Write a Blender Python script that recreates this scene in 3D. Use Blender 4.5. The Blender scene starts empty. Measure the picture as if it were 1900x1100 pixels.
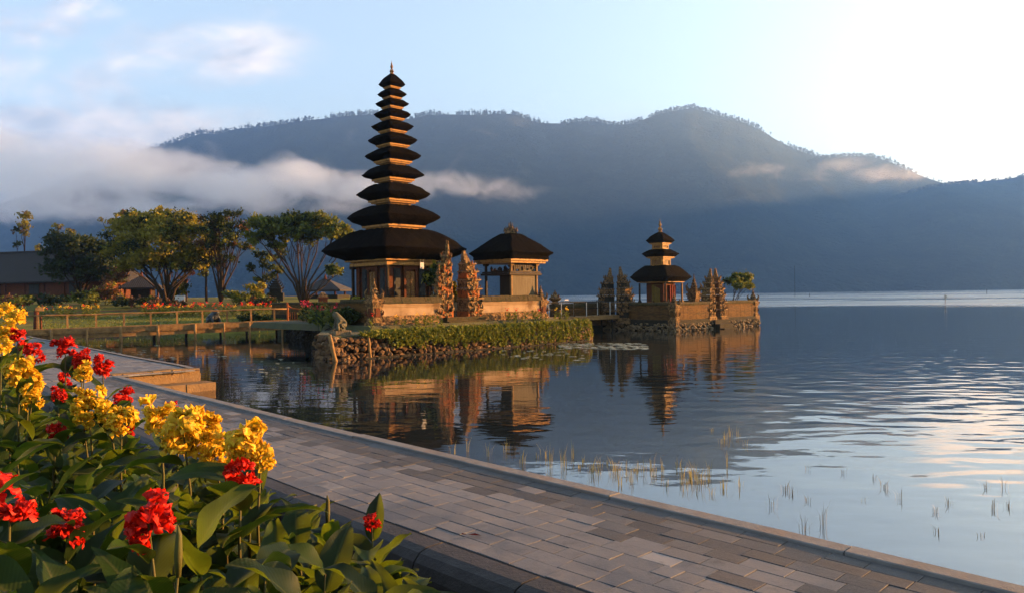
import bpy, bmesh, math, random
from mathutils import Vector, Matrix, noise as mnoise
import numpy as np
R = math.radians
SC = bpy.context.scene
COL = SC.collection
random.seed(7)

# ---------------------------------------------------------------- camera
F = 1425.0            # focal length in pixels of the 1900 px wide photograph
HC = 2.3              # eye height above the lake
TH = math.atan(.0125) # slight roll of the hand-held camera
HB = 3.0
cam = bpy.data.cameras.new('camera')
cam.sensor_width = 36.0
cam.lens = 36.0 * F / 1900.0
cam.clip_start = 0.05
cam.clip_end = 30000.0
camo = bpy.data.objects.new('camera', cam)
COL.objects.link(camo)
_r = Vector((math.cos(TH), 0, -math.sin(TH)))
_p = HB / F
_f = Vector((0, math.cos(_p), -math.sin(_p)))
_u = _r.cross(_f).normalized()
_r = _f.cross(_u).normalized()
m = Matrix(((_r.x, _u.x, -_f.x, 0), (_r.y, _u.y, -_f.y, 0), (_r.z, _u.z, -_f.z, HC), (0, 0, 0, 1)))
camo.matrix_world = m
SC.camera = camo

# ---------------------------------------------------------------- light
SUN_AZ, SUN_EL = R(73), R(7.0)      # azimuth from +Y towards +X
world = bpy.data.worlds.new('World')
SC.world = world
world.use_nodes = True
SKY_STRENGTH = .05
SUN_STRENGTH = 5.0
SC.view_settings.view_transform = 'Standard'
SC.view_settings.look = 'None'
SC.view_settings.gamma = 1.0
SC.view_settings.use_curve_mapping = False
SC.view_settings.exposure = 3.5
SC.cycles.use_denoising = True
SC.cycles.max_bounces = 6
SC.cycles.volume_step_rate = 1.0
SC.cycles.volume_max_steps = 96
SC.cycles.diffuse_bounces = 2
SC.cycles.glossy_bounces = 3
SC.cycles.transmission_bounces = 2
SC.cycles.volume_bounces = 5
SC.cycles.transparent_max_bounces = 6
SC.cycles.sample_clamp_indirect = 4.0
SC.cycles.caustics_reflective = False
SC.cycles.caustics_refractive = False

sun = bpy.data.lights.new('sun', 'SUN')
sun.energy = SUN_STRENGTH
sun.angle = R(.5)
sun.color = (1.0, .47, .14)
suno = bpy.data.objects.new('sun', sun)
COL.objects.link(suno)
sdir = Vector((math.sin(SUN_AZ) * math.cos(SUN_EL), math.cos(SUN_AZ) * math.cos(SUN_EL), math.sin(SUN_EL)))
suno.rotation_euler = (-sdir).to_track_quat('-Z', 'Y').to_euler()
suno.location = sdir * 100


class NT:
    """small helper for writing node trees"""
    def __init__(s, tree):
        s.t = tree
        s.n = tree.nodes
        s.l = tree.links

    def node(s, kind, **kw):
        n = s.n.new(kind)
        for k, v in kw.items():
            setattr(n, k, v)
        return n

    def put(s, sock, v):
        if isinstance(v, bpy.types.NodeSocket):
            s.l.new(v, sock)
        elif v is not None:
            sock.default_value = v

    def math(s, op, a, b=None, c=None, clamp=False):
        n = s.node('ShaderNodeMath', operation=op, use_clamp=clamp)
        s.put(n.inputs[0], a)
        if b is not None:
            s.put(n.inputs[1], b)
        if c is not None:
            s.put(n.inputs[2], c)
        return n.outputs[0]

    def mapr(s, v, a, b, c=0.0, d=1.0, smooth=False):
        n = s.node('ShaderNodeMapRange')
        if smooth:
            n.interpolation_type = 'SMOOTHSTEP'
        s.put(n.inputs[0], v)
        for i, q in enumerate((a, b, c, d)):
            s.put(n.inputs[1 + i], q)
        return n.outputs[0]

    def noise(s, vec, scale, detail=4, rough=.55, dist=0.0, color=False):
        n = s.node('ShaderNodeTexNoise')
        s.put(n.inputs['Vector'], vec)
        s.put(n.inputs['Scale'], scale)
        s.put(n.inputs['Detail'], detail)
        s.put(n.inputs['Roughness'], rough)
        s.put(n.inputs['Distortion'], dist)
        return n.outputs[1 if color else 0]

    def mapping(s, vec, scale=(1, 1, 1), loc=(0, 0, 0), rot=(0, 0, 0)):
        n = s.node('ShaderNodeMapping')
        s.put(n.inputs[0], vec)
        n.inputs[1].default_value = loc
        n.inputs[2].default_value = rot
        n.inputs[3].default_value = scale
        return n.outputs[0]

    def coord(s, which='Object'):
        return s.node('ShaderNodeTexCoord').outputs[which]

    def pos(s):
        return s.node('ShaderNodeNewGeometry').outputs['Position']

    def sep(s, v):
        n = s.node('ShaderNodeSeparateXYZ')
        s.put(n.inputs[0], v)
        return n.outputs

    def mix(s, f, a, b):
        n = s.node('ShaderNodeMix', data_type='RGBA')
        s.put(n.inputs[0], f)
        s.put(n.inputs[6], a if isinstance(a, bpy.types.NodeSocket) else (*a[:3], 1))
        s.put(n.inputs[7], b if isinstance(b, bpy.types.NodeSocket) else (*b[:3], 1))
        return n.outputs[2]

    def ramp(s, v, stops):
        n = s.node('ShaderNodeValToRGB')
        s.put(n.inputs[0], v)
        e = n.color_ramp.elements
        while len(e) < len(stops):
            e.new(.5)
        for i, (p, c) in enumerate(stops):
            e[i].position = p
            e[i].color = (*c[:3], 1)
        return n.outputs[0]

    def bump(s, h, strength=.5, dist=.02, normal=None):
        n = s.node('ShaderNodeBump')
        s.put(n.inputs['Strength'], strength)
        s.put(n.inputs['Distance'], dist)
        s.put(n.inputs['Height'], h)
        if normal is not None:
            s.put(n.inputs['Normal'], normal)
        return n.outputs[0]


def new_mat(name):
    mt = bpy.data.materials.new(name)
    mt.use_nodes = True
    nt = NT(mt.node_tree)
    bsdf = [n for n in nt.n if n.type == 'BSDF_PRINCIPLED'][0]
    out = [n for n in nt.n if n.type == 'OUTPUT_MATERIAL'][0]
    return mt, nt, bsdf, out


def simple_mat(name, c1, c2, scale=6.0, rough=.85, bump=.4, bdist=.02, bscale=None, c3=None, spec=.12,
               stretch=(1, 1, 1), coord='Object', lo=.35, hi=.65):
    """two or three colours mixed by noise, with a bump"""
    mt, nt, b, o = new_mat(name)
    v = nt.mapping(nt.coord(coord), stretch)
    n1 = nt.noise(v, scale, 6, .6)
    c = nt.mix(nt.mapr(n1, lo, hi), c1, c2)
    if c3 is not None:
        n3 = nt.noise(nt.mapping(v, loc=(7.3, 2.1, 4.4)), scale * .45, 5, .65)
        c = nt.mix(nt.mapr(n3, .52, .66), c, c3)
    nt.put(b.inputs['Base Color'], c)
    b.inputs['Roughness'].default_value = rough
    b.inputs['Specular IOR Level'].default_value = spec
    if bump:
        h = nt.noise(v, bscale or scale * 3, 6, .65)
        nt.put(b.inputs['Normal'], nt.bump(h, bump, bdist))
    return mt


def leaf_mat(name, c1, c2, c3, trans=.35, tcol=None, rough=.6, spec=.08):
    """foliage: colour varies leaf by leaf; some light passes through"""
    mt, nt, b, o = new_mat(name)
    rnd = nt.node('ShaderNodeNewGeometry').outputs['Random Per Island']
    c = nt.ramp(rnd, [(0, c1), (.5, c2), (1, c3)])
    nt.put(b.inputs['Base Color'], c)
    b.inputs['Roughness'].default_value = rough
    b.inputs['Specular IOR Level'].default_value = spec
    tr = nt.node('ShaderNodeBsdfTranslucent')
    nt.put(tr.inputs[0], nt.mix(.5, c, tcol or c2))
    mx = nt.node('ShaderNodeMixShader')
    mx.inputs[0].default_value = trans
    nt.l.new(b.outputs[0], mx.inputs[1])
    nt.l.new(tr.outputs[0], mx.inputs[2])
    nt.l.new(mx.outputs[0], o.inputs[0])
    return mt


# ---------------------------------------------------------------- sky
def build_world():
    nt = NT(world.node_tree)
    nt.n.clear()
    out = nt.node('ShaderNodeOutputWorld')
    bg = nt.node('ShaderNodeBackground')
    bg.inputs[1].default_value = SKY_STRENGTH
    sky = nt.node('ShaderNodeTexSky', sky_type='NISHITA')
    sky.sun_disc = False
    sky.sun_elevation = SUN_EL
    sky.sun_rotation = SUN_AZ
    sky.altitude = 1200
    sky.air_density = 1.0
    sky.dust_density = 1.4
    sky.ozone_density = 1.3
    d = nt.coord('Generated')
    x, y, z = nt.sep(d)
    yy = nt.math('MAXIMUM', y, .05)
    az = nt.math('DIVIDE', x, yy)          # tangent plane of the view to the north
    el = nt.math('DIVIDE', z, yy)
    cv = nt.node('ShaderNodeCombineXYZ')
    nt.put(cv.inputs[0], az); nt.put(cv.inputs[1], el)
    cvo = cv.outputs[0]
    n1 = nt.noise(nt.mapping(cvo, (1, 1.9, 1)), 5.5, 7, .6, .3)
    hs = nt.node('ShaderNodeHueSaturation')
    hs.inputs['Saturation'].default_value = .80
    gm = nt.node('ShaderNodeGamma')
    gm.inputs[1].default_value = .74
    nt.put(gm.inputs[0], sky.outputs[0])
    nt.put(hs.inputs['Color'], gm.outputs[0])
    hs.inputs['Value'].default_value = 1.22
    col = hs.outputs[0]
    total = None
    # soft morning clouds: (azimuth, elevation, half width, half height, amount)
    for (ca, ce, wa, we, amt) in [(-.42, .318, .19, .055, .75), (-.60, .365, .11, .05, .8), (-.66, .27, .23, .07, .7), (-.60, .185, .40, .085, 1.3),
                                  (.56, .20, .14, .03, .55), (.66, .21, .07, .03, .8), (.15, .235, .06, .02, .5), (-.33, .37, .05, .02, .3),
                                  (-1.6, .35, .7, .10, .8), (1.6, .3, .5, .08, .6), (-.62, .10, .30, .07, 1.0)]:
        da = nt.math('DIVIDE', nt.math('SUBTRACT', az, ca), wa)
        de = nt.math('DIVIDE', nt.math('SUBTRACT', el, ce), we)
        q = nt.math('ADD', nt.math('MULTIPLY', da, da), nt.math('MULTIPLY', de, de))
        g = nt.mapr(q, 0, 1.6, amt, 0, True)
        total = g if total is None else nt.math('MAXIMUM', total, g)
    f = nt.mapr(nt.math('MULTIPLY', total, nt.mapr(n1, .28, .62, 0, 1)), .12, .75, 0, .9, True)
    shade = nt.noise(nt.mapping(cvo, (1, 2.2, 1), loc=(.02, .05, 0)), 9, 4, .55)
    cc = nt.mix(nt.mapr(shade, .38, .62), CLOUD_DARK, CLOUD_LIT)
    col = nt.mix(f, col, cc)
    # a bank of cloud low in the east-north-east, edged by the sun
    da = nt.math('DIVIDE', nt.math('SUBTRACT', az, .60), .075)
    de = nt.math('DIVIDE', nt.math('SUBTRACT', el, .185), .04)
    q = nt.math('ADD', nt.math('MULTIPLY', da, da), nt.math('MULTIPLY', de, de))
    g = nt.math('MULTIPLY', nt.mapr(q, 0, 2.2, 1, 0, True), nt.mapr(n1, .35, .7, .2, 1))
    col = nt.mix(g, col, (11, 6.6, 3.6))
    nt.put(bg.inputs[0], col)
    nt.l.new(bg.outputs[0], out.inputs[0])


EAST_TOP = 490
HAZE_DENSITY = .00027
HAZE_COLOR = (.29, .50, .84, 1)
CLOUD_DARK = (1.6, 1.62, 1.75)
CLOUD_LIT = (3.0, 2.6, 2.4)
build_world()

# ---------------------------------------------------------------- helpers: site coordinates and pixels
S2 = math.sqrt(.5)


def uv(U, V):
    """site grid (turned 45 degrees, as the temple is) to world x, y"""
    return ((U - V) * S2, (U + V) * S2)


def un(px, py):
    a = px - 950.0
    b = 550.0 - py
    c, s = math.cos(TH), math.sin(TH)
    return a * c + b * s, -a * s + b * c - HB


def at(px, py, D):
    a, b = un(px, py)
    return (a / F * D, D, HC + b / F * D)


def on_z(px, py, z):
    a, b = un(px, py)
    D = (z - HC) / b * F
    return (a / F * D, D, z)


def ray_V(px, py, V):
    """where the sight line meets the vertical plane of grid line V: U, and the height there"""
    a, b = un(px, py)
    k = a / F
    U = V * (1 + k) / (1 - k)
    D = (U + V) * S2
    return U, HC + b / F * D


def ray_U(px, py, U):
    a, b = un(px, py)
    k = a / F
    V = U * (1 - k) / (1 + k)
    D = (U + V) * S2
    return V, HC + b / F * D


# ---------------------------------------------------------------- helpers: meshes and objects
class MB:
    def __init__(s):
        s.v = []
        s.f = []
        s.m = []

    def add(s, vs, fs, mi=0):
        o = len(s.v)
        s.v.extend([tuple(p) for p in vs])
        for f in fs:
            s.f.append(tuple(i + o for i in f))
            s.m.append(mi)

    def box(s, c, d, rz=0.0, mi=0, top=None, tilt=None, bev=0.0):
        """box centred at c with full size d; top scales the upper face; bev chamfers the upright edges"""
        hx, hy, hz = d[0] / 2, d[1] / 2, d[2] / 2
        t = top if top is not None else 1.0
        tx, ty = (t, t) if not isinstance(t, tuple) else t
        if bev > 0:
            b = min(bev, hx * .6, hy * .6)
            ring = [(-hx + b, -hy), (hx - b, -hy), (hx, -hy + b), (hx, hy - b), (hx - b, hy), (-hx + b, hy), (-hx, hy - b), (-hx, -hy + b)]
        else:
            ring = [(-hx, -hy), (hx, -hy), (hx, hy), (-hx, hy)]
        n = len(ring)
        pts = []
        for (x, y) in ring:
            pts.append(Vector((x, y, -hz)))
        for (x, y) in ring:
            pts.append(Vector((x * tx, y * ty, hz)))
        M = Matrix.Rotation(rz, 3, 'Z')
        if tilt is not None:
            M = M @ tilt
        cc = Vector(c)
        pts = [M @ p + cc for p in pts]
        fs = [tuple(range(n - 1, -1, -1)), tuple(range(n, 2 * n))]
        for i in range(n):
            j = (i + 1) % n
            fs.append((i, j, n + j, n + i))
        s.add(pts, fs, mi)

    def tube(s, pts, rad, n=7, mi=0, cap=True):
        pts = [Vector(p) for p in pts]
        if not isinstance(rad, (list, tuple)):
            rad = [rad] * len(pts)
        rings = []
        up = Vector((0.13, 0.31, 1)).normalized()
        prev = None
        for i, p in enumerate(pts):
            t = (pts[min(i + 1, len(pts) - 1)] - pts[max(i - 1, 0)])
            if t.length < 1e-9:
                t = Vector((0, 0, 1))
            t.normalize()
            if prev is None:
                a = t.cross(up if abs(t.dot(up)) < .95 else Vector((1, 0, 0))).normalized()
            else:
                a = (prev - t * prev.dot(t))
                a = a.normalized() if a.length > 1e-6 else t.cross(up).normalized()
            prev = a
            b = t.cross(a)
            rings.append([p + (a * math.cos(2 * math.pi * k / n) + b * math.sin(2 * math.pi * k / n)) * rad[i] for k in range(n)])
        vs = [q for r in rings for q in r]
        fs = []
        for i in range(len(rings) - 1):
            for k in range(n):
                k2 = (k + 1) % n
                fs.append((i * n + k, i * n + k2, (i + 1) * n + k2, (i + 1) * n + k))
        if cap:
            fs.append(tuple(range(n - 1, -1, -1)))
            L = (len(rings) - 1) * n
            fs.append(tuple(range(L, L + n)))
        s.add(vs, fs, mi)

    def lathe(s, prof, c=(0, 0, 0), n=10, mi=0):
        vs = []
        for (r, z) in prof:
            for k in range(n):
                a = 2 * math.pi * k / n
                vs.append((c[0] + r * math.cos(a), c[1] + r * math.sin(a), c[2] + z))
        fs = []
        for i in range(len(prof) - 1):
            for k in range(n):
                k2 = (k + 1) % n
                fs.append((i * n + k, i * n + k2, (i + 1) * n + k2, (i + 1) * n + k))
        fs.append(tuple(range(n - 1, -1, -1)))
        L = (len(prof) - 1) * n
        fs.append(tuple(range(L, L + n)))
        s.add(vs, fs, mi)

    def blob(s, c, r, mi=0, jit=.15, sub=1, rnd=random, squash=(1, 1, 1), rz=0.0):
        vs, fs = ICO[sub]
        ph = rnd.random() * 99
        pts = []
        cz, sz = math.cos(rz), math.sin(rz)
        for p in vs:
            k = 1 + jit * (mnoise.noise(Vector(p) * 1.7 + Vector((ph, ph * .3, -ph))) * 1.6)
            x, y, z = p[0] * r[0] * k, p[1] * r[1] * k, p[2] * r[2] * k
            pts.append((c[0] + x * cz - y * sz, c[1] + x * sz + y * cz, c[2] + z))
        s.add(pts, fs, mi)

    def build(s, name, mats, parent=None, loc=(0, 0, 0), rz=0.0, smooth=False):
        me = bpy.data.meshes.new(name)
        me.from_pydata([tuple(p) for p in s.v], [], s.f)
        if not isinstance(mats, (list, tuple)):
            mats = [mats]
        for q in mats:
            me.materials.append(q)
        me.polygons.foreach_set('material_index', s.m)
        if smooth:
            me.polygons.foreach_set('use_smooth', [True] * len(s.f))
        me.update()
        o = bpy.data.objects.new(name, me)
        COL.objects.link(o)
        o.location = loc
        o.rotation_euler = (0, 0, rz)
        if parent is not None:
            o.parent = parent
        return o


def _ico(sub):
    bm = bmesh.new()
    bmesh.ops.create_icosphere(bm, subdivisions=sub, radius=1)
    bm.verts.ensure_lookup_table()
    vs = [tuple(v.co) for v in bm.verts]
    fs = [tuple(v.index for v in f.verts) for f in bm.faces]
    bm.free()
    return vs, fs


ICO = {1: _ico(1), 2: _ico(2), 3: _ico(3)}


def tag(o, label=None, cat=None, group=None, kind=None):
    if label:
        o['label'] = label
    if cat:
        o['category'] = cat
    if group:
        o['group'] = group
    if kind:
        o['kind'] = kind
    return o


def thing(name, label, cat, loc, rz=0.0, group=None):
    o = bpy.data.objects.new(name, None)
    o.empty_display_size = .3
    COL.objects.link(o)
    o.location = loc
    o.rotation_euler = (0, 0, rz)
    return tag(o, label, cat, group)


def copy_tree(o, parent=None):
    c = o.copy()
    COL.objects.link(c)
    if parent is not None:
        c.parent = parent
    for ch in list(o.children):
        copy_tree(ch, c)
    return c


def np_mesh(name, verts, faces, mats, parent=None, loc=(0, 0, 0), rz=0.0, smooth=False, mi=None):
    """quads or triangles from numpy arrays"""
    me = bpy.data.meshes.new(name)
    nv, nf, k = len(verts), len(faces), faces.shape[1]
    me.vertices.add(nv)
    me.vertices.foreach_set('co', np.asarray(verts, np.float32).ravel())
    me.loops.add(nf * k)
    me.loops.foreach_set('vertex_index', np.asarray(faces, np.int32).ravel())
    me.polygons.add(nf)
    me.polygons.foreach_set('loop_start', np.arange(0, nf * k, k, dtype=np.int32))
    try:
        me.polygons.foreach_set('loop_total', np.full(nf, k, dtype=np.int32))
    except Exception:
        pass
    for q in (mats if isinstance(mats, (list, tuple)) else [mats]):
        me.materials.append(q)
    if mi is not None:
        me.polygons.foreach_set('material_index', np.asarray(mi, np.int32))
    if smooth:
        me.polygons.foreach_set('use_smooth', np.ones(nf, bool))
    me.update(calc_edges=True)
    me.validate()
    o = bpy.data.objects.new(name, me)
    COL.objects.link(o)
    o.location = loc
    o.rotation_euler = (0, 0, rz)
    if parent is not None:
        o.parent = parent
    return o


def smoothstep(a, b, x):
    t = max(0.0, min(1.0, (x - a) / (b - a)))
    return t * t * (3 - 2 * t)
# ================================================================ lake
def make_water():
    mt, nt, b, o = new_mat('lake_water')
    p = nt.pos()
    x, y, z = nt.sep(p)
    d = nt.math('SQRT', nt.math('ADD', nt.math('MULTIPLY', x, x), nt.math('MULTIPLY', y, y)))
    # long lazy wavelets, small ripples, and the breeze far out
    w1 = nt.noise(nt.mapping(p, (.6, 1.0, 1), rot=(0, 0, .25)), 1.7, 1.5, .4, .2)
    w2 = nt.noise(nt.mapping(p, (.6, 1.1, 1), rot=(0, 0, -.2)), 4.5, 2, .5)
    w3 = nt.noise(nt.mapping(p, (.5, 1.0, 1)), .9, 3, .6)
    zone = nt.noise(nt.mapping(p, (.5, 1, 1), loc=(3, 8, 0)), .12, 2, .5)
    gust = nt.noise(nt.mapping(p, (.004, .02, 1)), 1.0, 4, .65)
    right = nt.math('MULTIPLY', nt.mapr(nt.math('SUBTRACT', x, nt.math('MULTIPLY', y, .12)), 0, 5, 0, 1, True), nt.mapr(d, 6.5, 10, 0, 1, True))
    right = nt.math('MULTIPLY', right, nt.mapr(d, 18, 40, 1, .3, True))
    a1 = nt.math('ADD', nt.mapr(zone, .35, .65, .004, .009), nt.math('MULTIPLY', right, .021))
    near = nt.mapr(d, 60, 130, 1, 0, True)
    h = nt.math('MULTIPLY', nt.math('MULTIPLY', w1, a1), near)
    h = nt.math('ADD', h, nt.math('MULTIPLY', nt.math('MULTIPLY', w2, .0016), near))
    breeze = nt.math('MULTIPLY', nt.mapr(d, 95, 150, 0, 1, True), nt.mapr(gust, .40, .54, .05, 1, True))
    h = nt.math('ADD', h, nt.math('MULTIPLY', nt.math('MULTIPLY', w3, breeze), .5))
    nt.put(b.inputs['Normal'], nt.bump(h, 1.0, 1.0))
    b.inputs['Base Color'].default_value = (.012, .016, .016, 1)
    nt.put(b.inputs['Roughness'], nt.mapr(breeze, 0, 1, .012, .38))
    b.inputs['IOR'].default_value = 2.35
    b.inputs['Specular IOR Level'].default_value = .6
    q = MB()
    q.add([(-9000, -200, 0), (9000, -200, 0), (9000, 9000, 0), (-9000, 9000, 0)], [(0, 1, 2, 3)])
    tag(q.build('lake_water', mt), kind='structure')


make_water()

# bed of the lake and the ground all round, far below everything, out to the horizon
M_MUD = simple_mat('mud', (.008, .007, .005), (.018, .014, .009), 3)
q = MB()
q.add([(-9500, -300, -.9), (9500, -300, -.9), (9500, 9500, -.9), (-9500, 9500, -.9)], [(0, 1, 2, 3)])
tag(q.build('lake_bed', M_MUD), kind='structure')

# ================================================================ mountains beyond the lake
RIDGE = [(-900, 520), (-500, 480), (-250, 440), (-60, 395), (60, 362), (150, 330), (230, 300), (285, 279), (310, 270), (340, 259), (375, 248), (400, 250), (425, 243), (450, 238), (480, 238),
         (520, 231), (560, 225), (600, 221), (650, 215), (700, 213), (735, 219), (765, 222), (790, 214), (830, 213), (880, 214), (930, 212), (955, 212),
         (975, 221), (1000, 229), (1040, 230), (1080, 225), (1110, 226), (1140, 233), (1170, 230), (1195, 222), (1225, 211), (1250, 206), (1285, 201),
         (1320, 211), (1350, 219), (1385, 230), (1415, 244), (1440, 260), (1470, 275), (1510, 290), (1550, 312), (1600, 345), (1700, 400), (1800, 450), (1950, 500), (2300, 530)]
RIDGE2 = [(1350, 420), (1450, 340), (1500, 302), (1530, 293), (1575, 290), (1610, 290), (1650, 300), (1685, 317), (1720, 331), (1755, 342), (1790, 352), (1850, 375), (1950, 420), (2200, 520)]
RIDGE3 = [(1450, 470), (1560, 420), (1650, 372), (1720, 350), (1760, 344), (1790, 341), (1830, 336), (1865, 333), (1900, 327), (1960, 318), (2050, 300), (2200, 285), (2400, 290)]


def interp(tab, x):
    if x <= tab[0][0]:
        return tab[0][1]
    for (a, ya), (b_, yb) in zip(tab, tab[1:]):
        if x <= b_:
            t = (x - a) / (b_ - a)
            return ya + (yb - ya) * t
    return tab[-1][1]


M_FOREST, _nt, _b, _o = new_mat('forest_slope')
_v = _nt.pos()
_n = _nt.noise(_v, .012, 8, .62)
_n2 = _nt.noise(_v, .09, 5, .6)
_c = _nt.mix(_nt.mapr(_n, .35, .66), (.009, .015, .010), (.042, .050, .030))
_c = _nt.mix(_nt.mapr(_n2, .4, .7), _c, (.016, .024, .012))
_nt.put(_b.inputs['Base Color'], _c)
_b.inputs['Roughness'].default_value = 1.0
_b.inputs['Specular IOR Level'].default_value = 0
_nt.put(_b.inputs['Normal'], _nt.bump(_nt.math('ADD', _n2, _nt.noise(_v, .03, 6, .6)), 1.0, 16.0))


def mountain(name, tab, base_d, ridge_d, x0, x1, step, seed, gully=1.0):
    n = int((x1 - x0) / step) + 1
    rows = 46
    vs = np.zeros((rows, n, 3), np.float32)
    for j in range(n):
        px = x0 + j * step
        py = interp(tab, px)
        a, bb = un(px, py)
        k = a / F
        rd = ridge_d + 130 * mnoise.noise(Vector((px * .006, seed, 0)))
        hr = HC + bb / F * rd
        bd = base_d + 90 * mnoise.noise(Vector((px * .004, seed + 9, 0)))
        for i in range(rows):
            if i < rows - 8:
                t = i / (rows - 9)
                d = bd + (rd - bd) * t
                prof = (t ** .85) * (.86 + .14 * t)
                env = math.sin(math.pi * min(1, t)) ** .8
                g = mnoise.fractal(Vector((k * d * .0042 + seed, d * .0013, 0)), 1.0, 2.1, 5)
                g2 = mnoise.ridged_multi_fractal(Vector((k * d * .0022 + seed * 2, d * .0007, 3)), 1.0, 2.0, 4, 1.0, 2.0)
                z = hr * prof + env * gully * (g * 30 + (g2 - 1.1) * 36)
                z = min(z, (hr - HC) * d / rd * 1.0 - (1 - t) * 6 + HC) if t < 1 else hr
                if i == 0:
                    z = -3
            else:
                t = (i - (rows - 9)) / 8
                d = rd + 900 * t
                z = hr * (1 - .55 * t * t) - 25 * t
            vs[i, j] = (k * d, d, z)
    idx = np.arange(rows * n).reshape(rows, n)
    fs = np.stack([idx[:-1, :-1], idx[:-1, 1:], idx[1:, 1:], idx[1:, :-1]], -1).reshape(-1, 4)
    o = np_mesh(name, vs.reshape(-1, 3), fs, M_FOREST, smooth=True)
    tag(o, kind='structure')
    return vs[rows - 9]


crest1 = mountain('mountain', RIDGE, 1500, 2600, -900, 2300, 8, 1.0)
crest2 = mountain('mountain_shoulder', RIDGE2, 1700, 2500, 1340, 2200, 8, 5.0, .7)
crest3 = mountain('far_hill', RIDGE3, 1480, 2200, 1450, 2400, 8, 8.0, .7)

# the ring of hills goes on east of the view and keeps the morning sun off the foot of the mountain
n = 46
rows = 12
vs = np.zeros((rows, n, 3), np.float32)
for j in range(n):
    yy = 850 + (3600 - 850) * j / (n - 1)
    top = EAST_TOP + 14 * mnoise.fractal(Vector((yy * .002, 4, 0)), 1, 2, 4)
    top *= smoothstep(700, 1150, yy)
    for i in range(rows):
        t = i / (rows - 1)
        vs[i, j] = (2460 + 850 * t, yy, top * math.sin(math.pi * t) ** .8 - 2)
idx = np.arange(rows * n).reshape(rows, n)
fs = np.stack([idx[:-1, :-1], idx[:-1, 1:], idx[1:, 1:], idx[1:, :-1]], -1).reshape(-1, 4)
tag(np_mesh('eastern_hill', vs.reshape(-1, 3), fs, M_FOREST, smooth=True), kind='structure')


# trees along the crest: far beyond counting, one woodland
def crest_trees(tabs):
    rnd = random.Random(3)
    V_, F_ = [], []

    def quad(p, w, h, lean, ang):
        o = len(V_)
        dx, dy = w * math.cos(ang), w * math.sin(ang)
        V_.extend([(p[0] - dx, p[1] - dy, p[2]), (p[0] + dx, p[1] + dy, p[2]),
                   (p[0] + dx * .8 + lean, p[1] + dy * .8, p[2] + h), (p[0] - dx * .8 + lean, p[1] - dy * .8, p[2] + h)])
        F_.append((o, o + 1, o + 2, o + 3))
    for crest, dens, hh in tabs:
        L = len(crest)
        for j in range(L - 1):
            a, b_ = Vector(crest[j]), Vector(crest[j + 1])
            if a.z < 40:
                continue
            seg = (b_ - a).length
            m_ = max(1, int(seg / 4.0 * dens))
            for _ in range(m_):
                t = rnd.random()
                p = a.lerp(b_, t)
                gate = mnoise.noise(Vector((p.x * .012, 3.3, 0)))
                if gate < -.15 and rnd.random() < .85:
                    continue
                p = p + Vector((0, rnd.uniform(-15, 25), -3))
                H_ = hh * rnd.uniform(.55, 1.15) * (1 + .4 * gate)
                quad(p, .7, H_ * .7, rnd.uniform(-1.5, 1.5), 0)
                quad(p, .7, H_ * .7, rnd.uniform(-1.5, 1.5), 1.57)
                for _k in range(9):
                    a_ = rnd.random() * 6.28
                    rr = rnd.uniform(0, 4.2)
                    zc = H_ * rnd.uniform(.42, .98)
                    w = rnd.uniform(1.0, 2.2)
                    quad(p + Vector((rr * math.cos(a_), rr * math.sin(a_), zc - w * .7)), w, w * 1.3, 0, rnd.random() * 3.14)
    o = np_mesh('ridge_woodland', np.array(V_, np.float32), np.array(F_, np.int32), M_FOREST)
    tag(o, 'distant woodland of small trees standing along the mountain crest', 'woodland', kind='stuff')


crest_trees([(crest1, 2.6, 15.5), (crest2, 2.3, 12), (crest3, 2.0, 11)])

# ================================================================ air
def haze():
    mt, nt, b, o = new_mat('haze')
    nt.n.remove(b)
    v = nt.node('ShaderNodeVolumePrincipled')
    v.inputs['Color'].default_value = HAZE_COLOR
    v.inputs['Density'].default_value = HAZE_DENSITY
    v.inputs['Anisotropy'].default_value = .75
    nt.l.new(v.outputs[0], o.inputs['Volume'])
    q = MB()
    x0, x1, y0, y1, z0, z1 = -3300, 3500, -60, 3700, -2.2, 668
    q.box(((x0 + x1) / 2, (y0 + y1) / 2, (z0 + z1) / 2), (x1 - x0, y1 - y0, z1 - z0))
    tag(q.build('haze', mt), 'thin blue morning haze over the lake', 'haze', kind='stuff')


haze()


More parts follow.
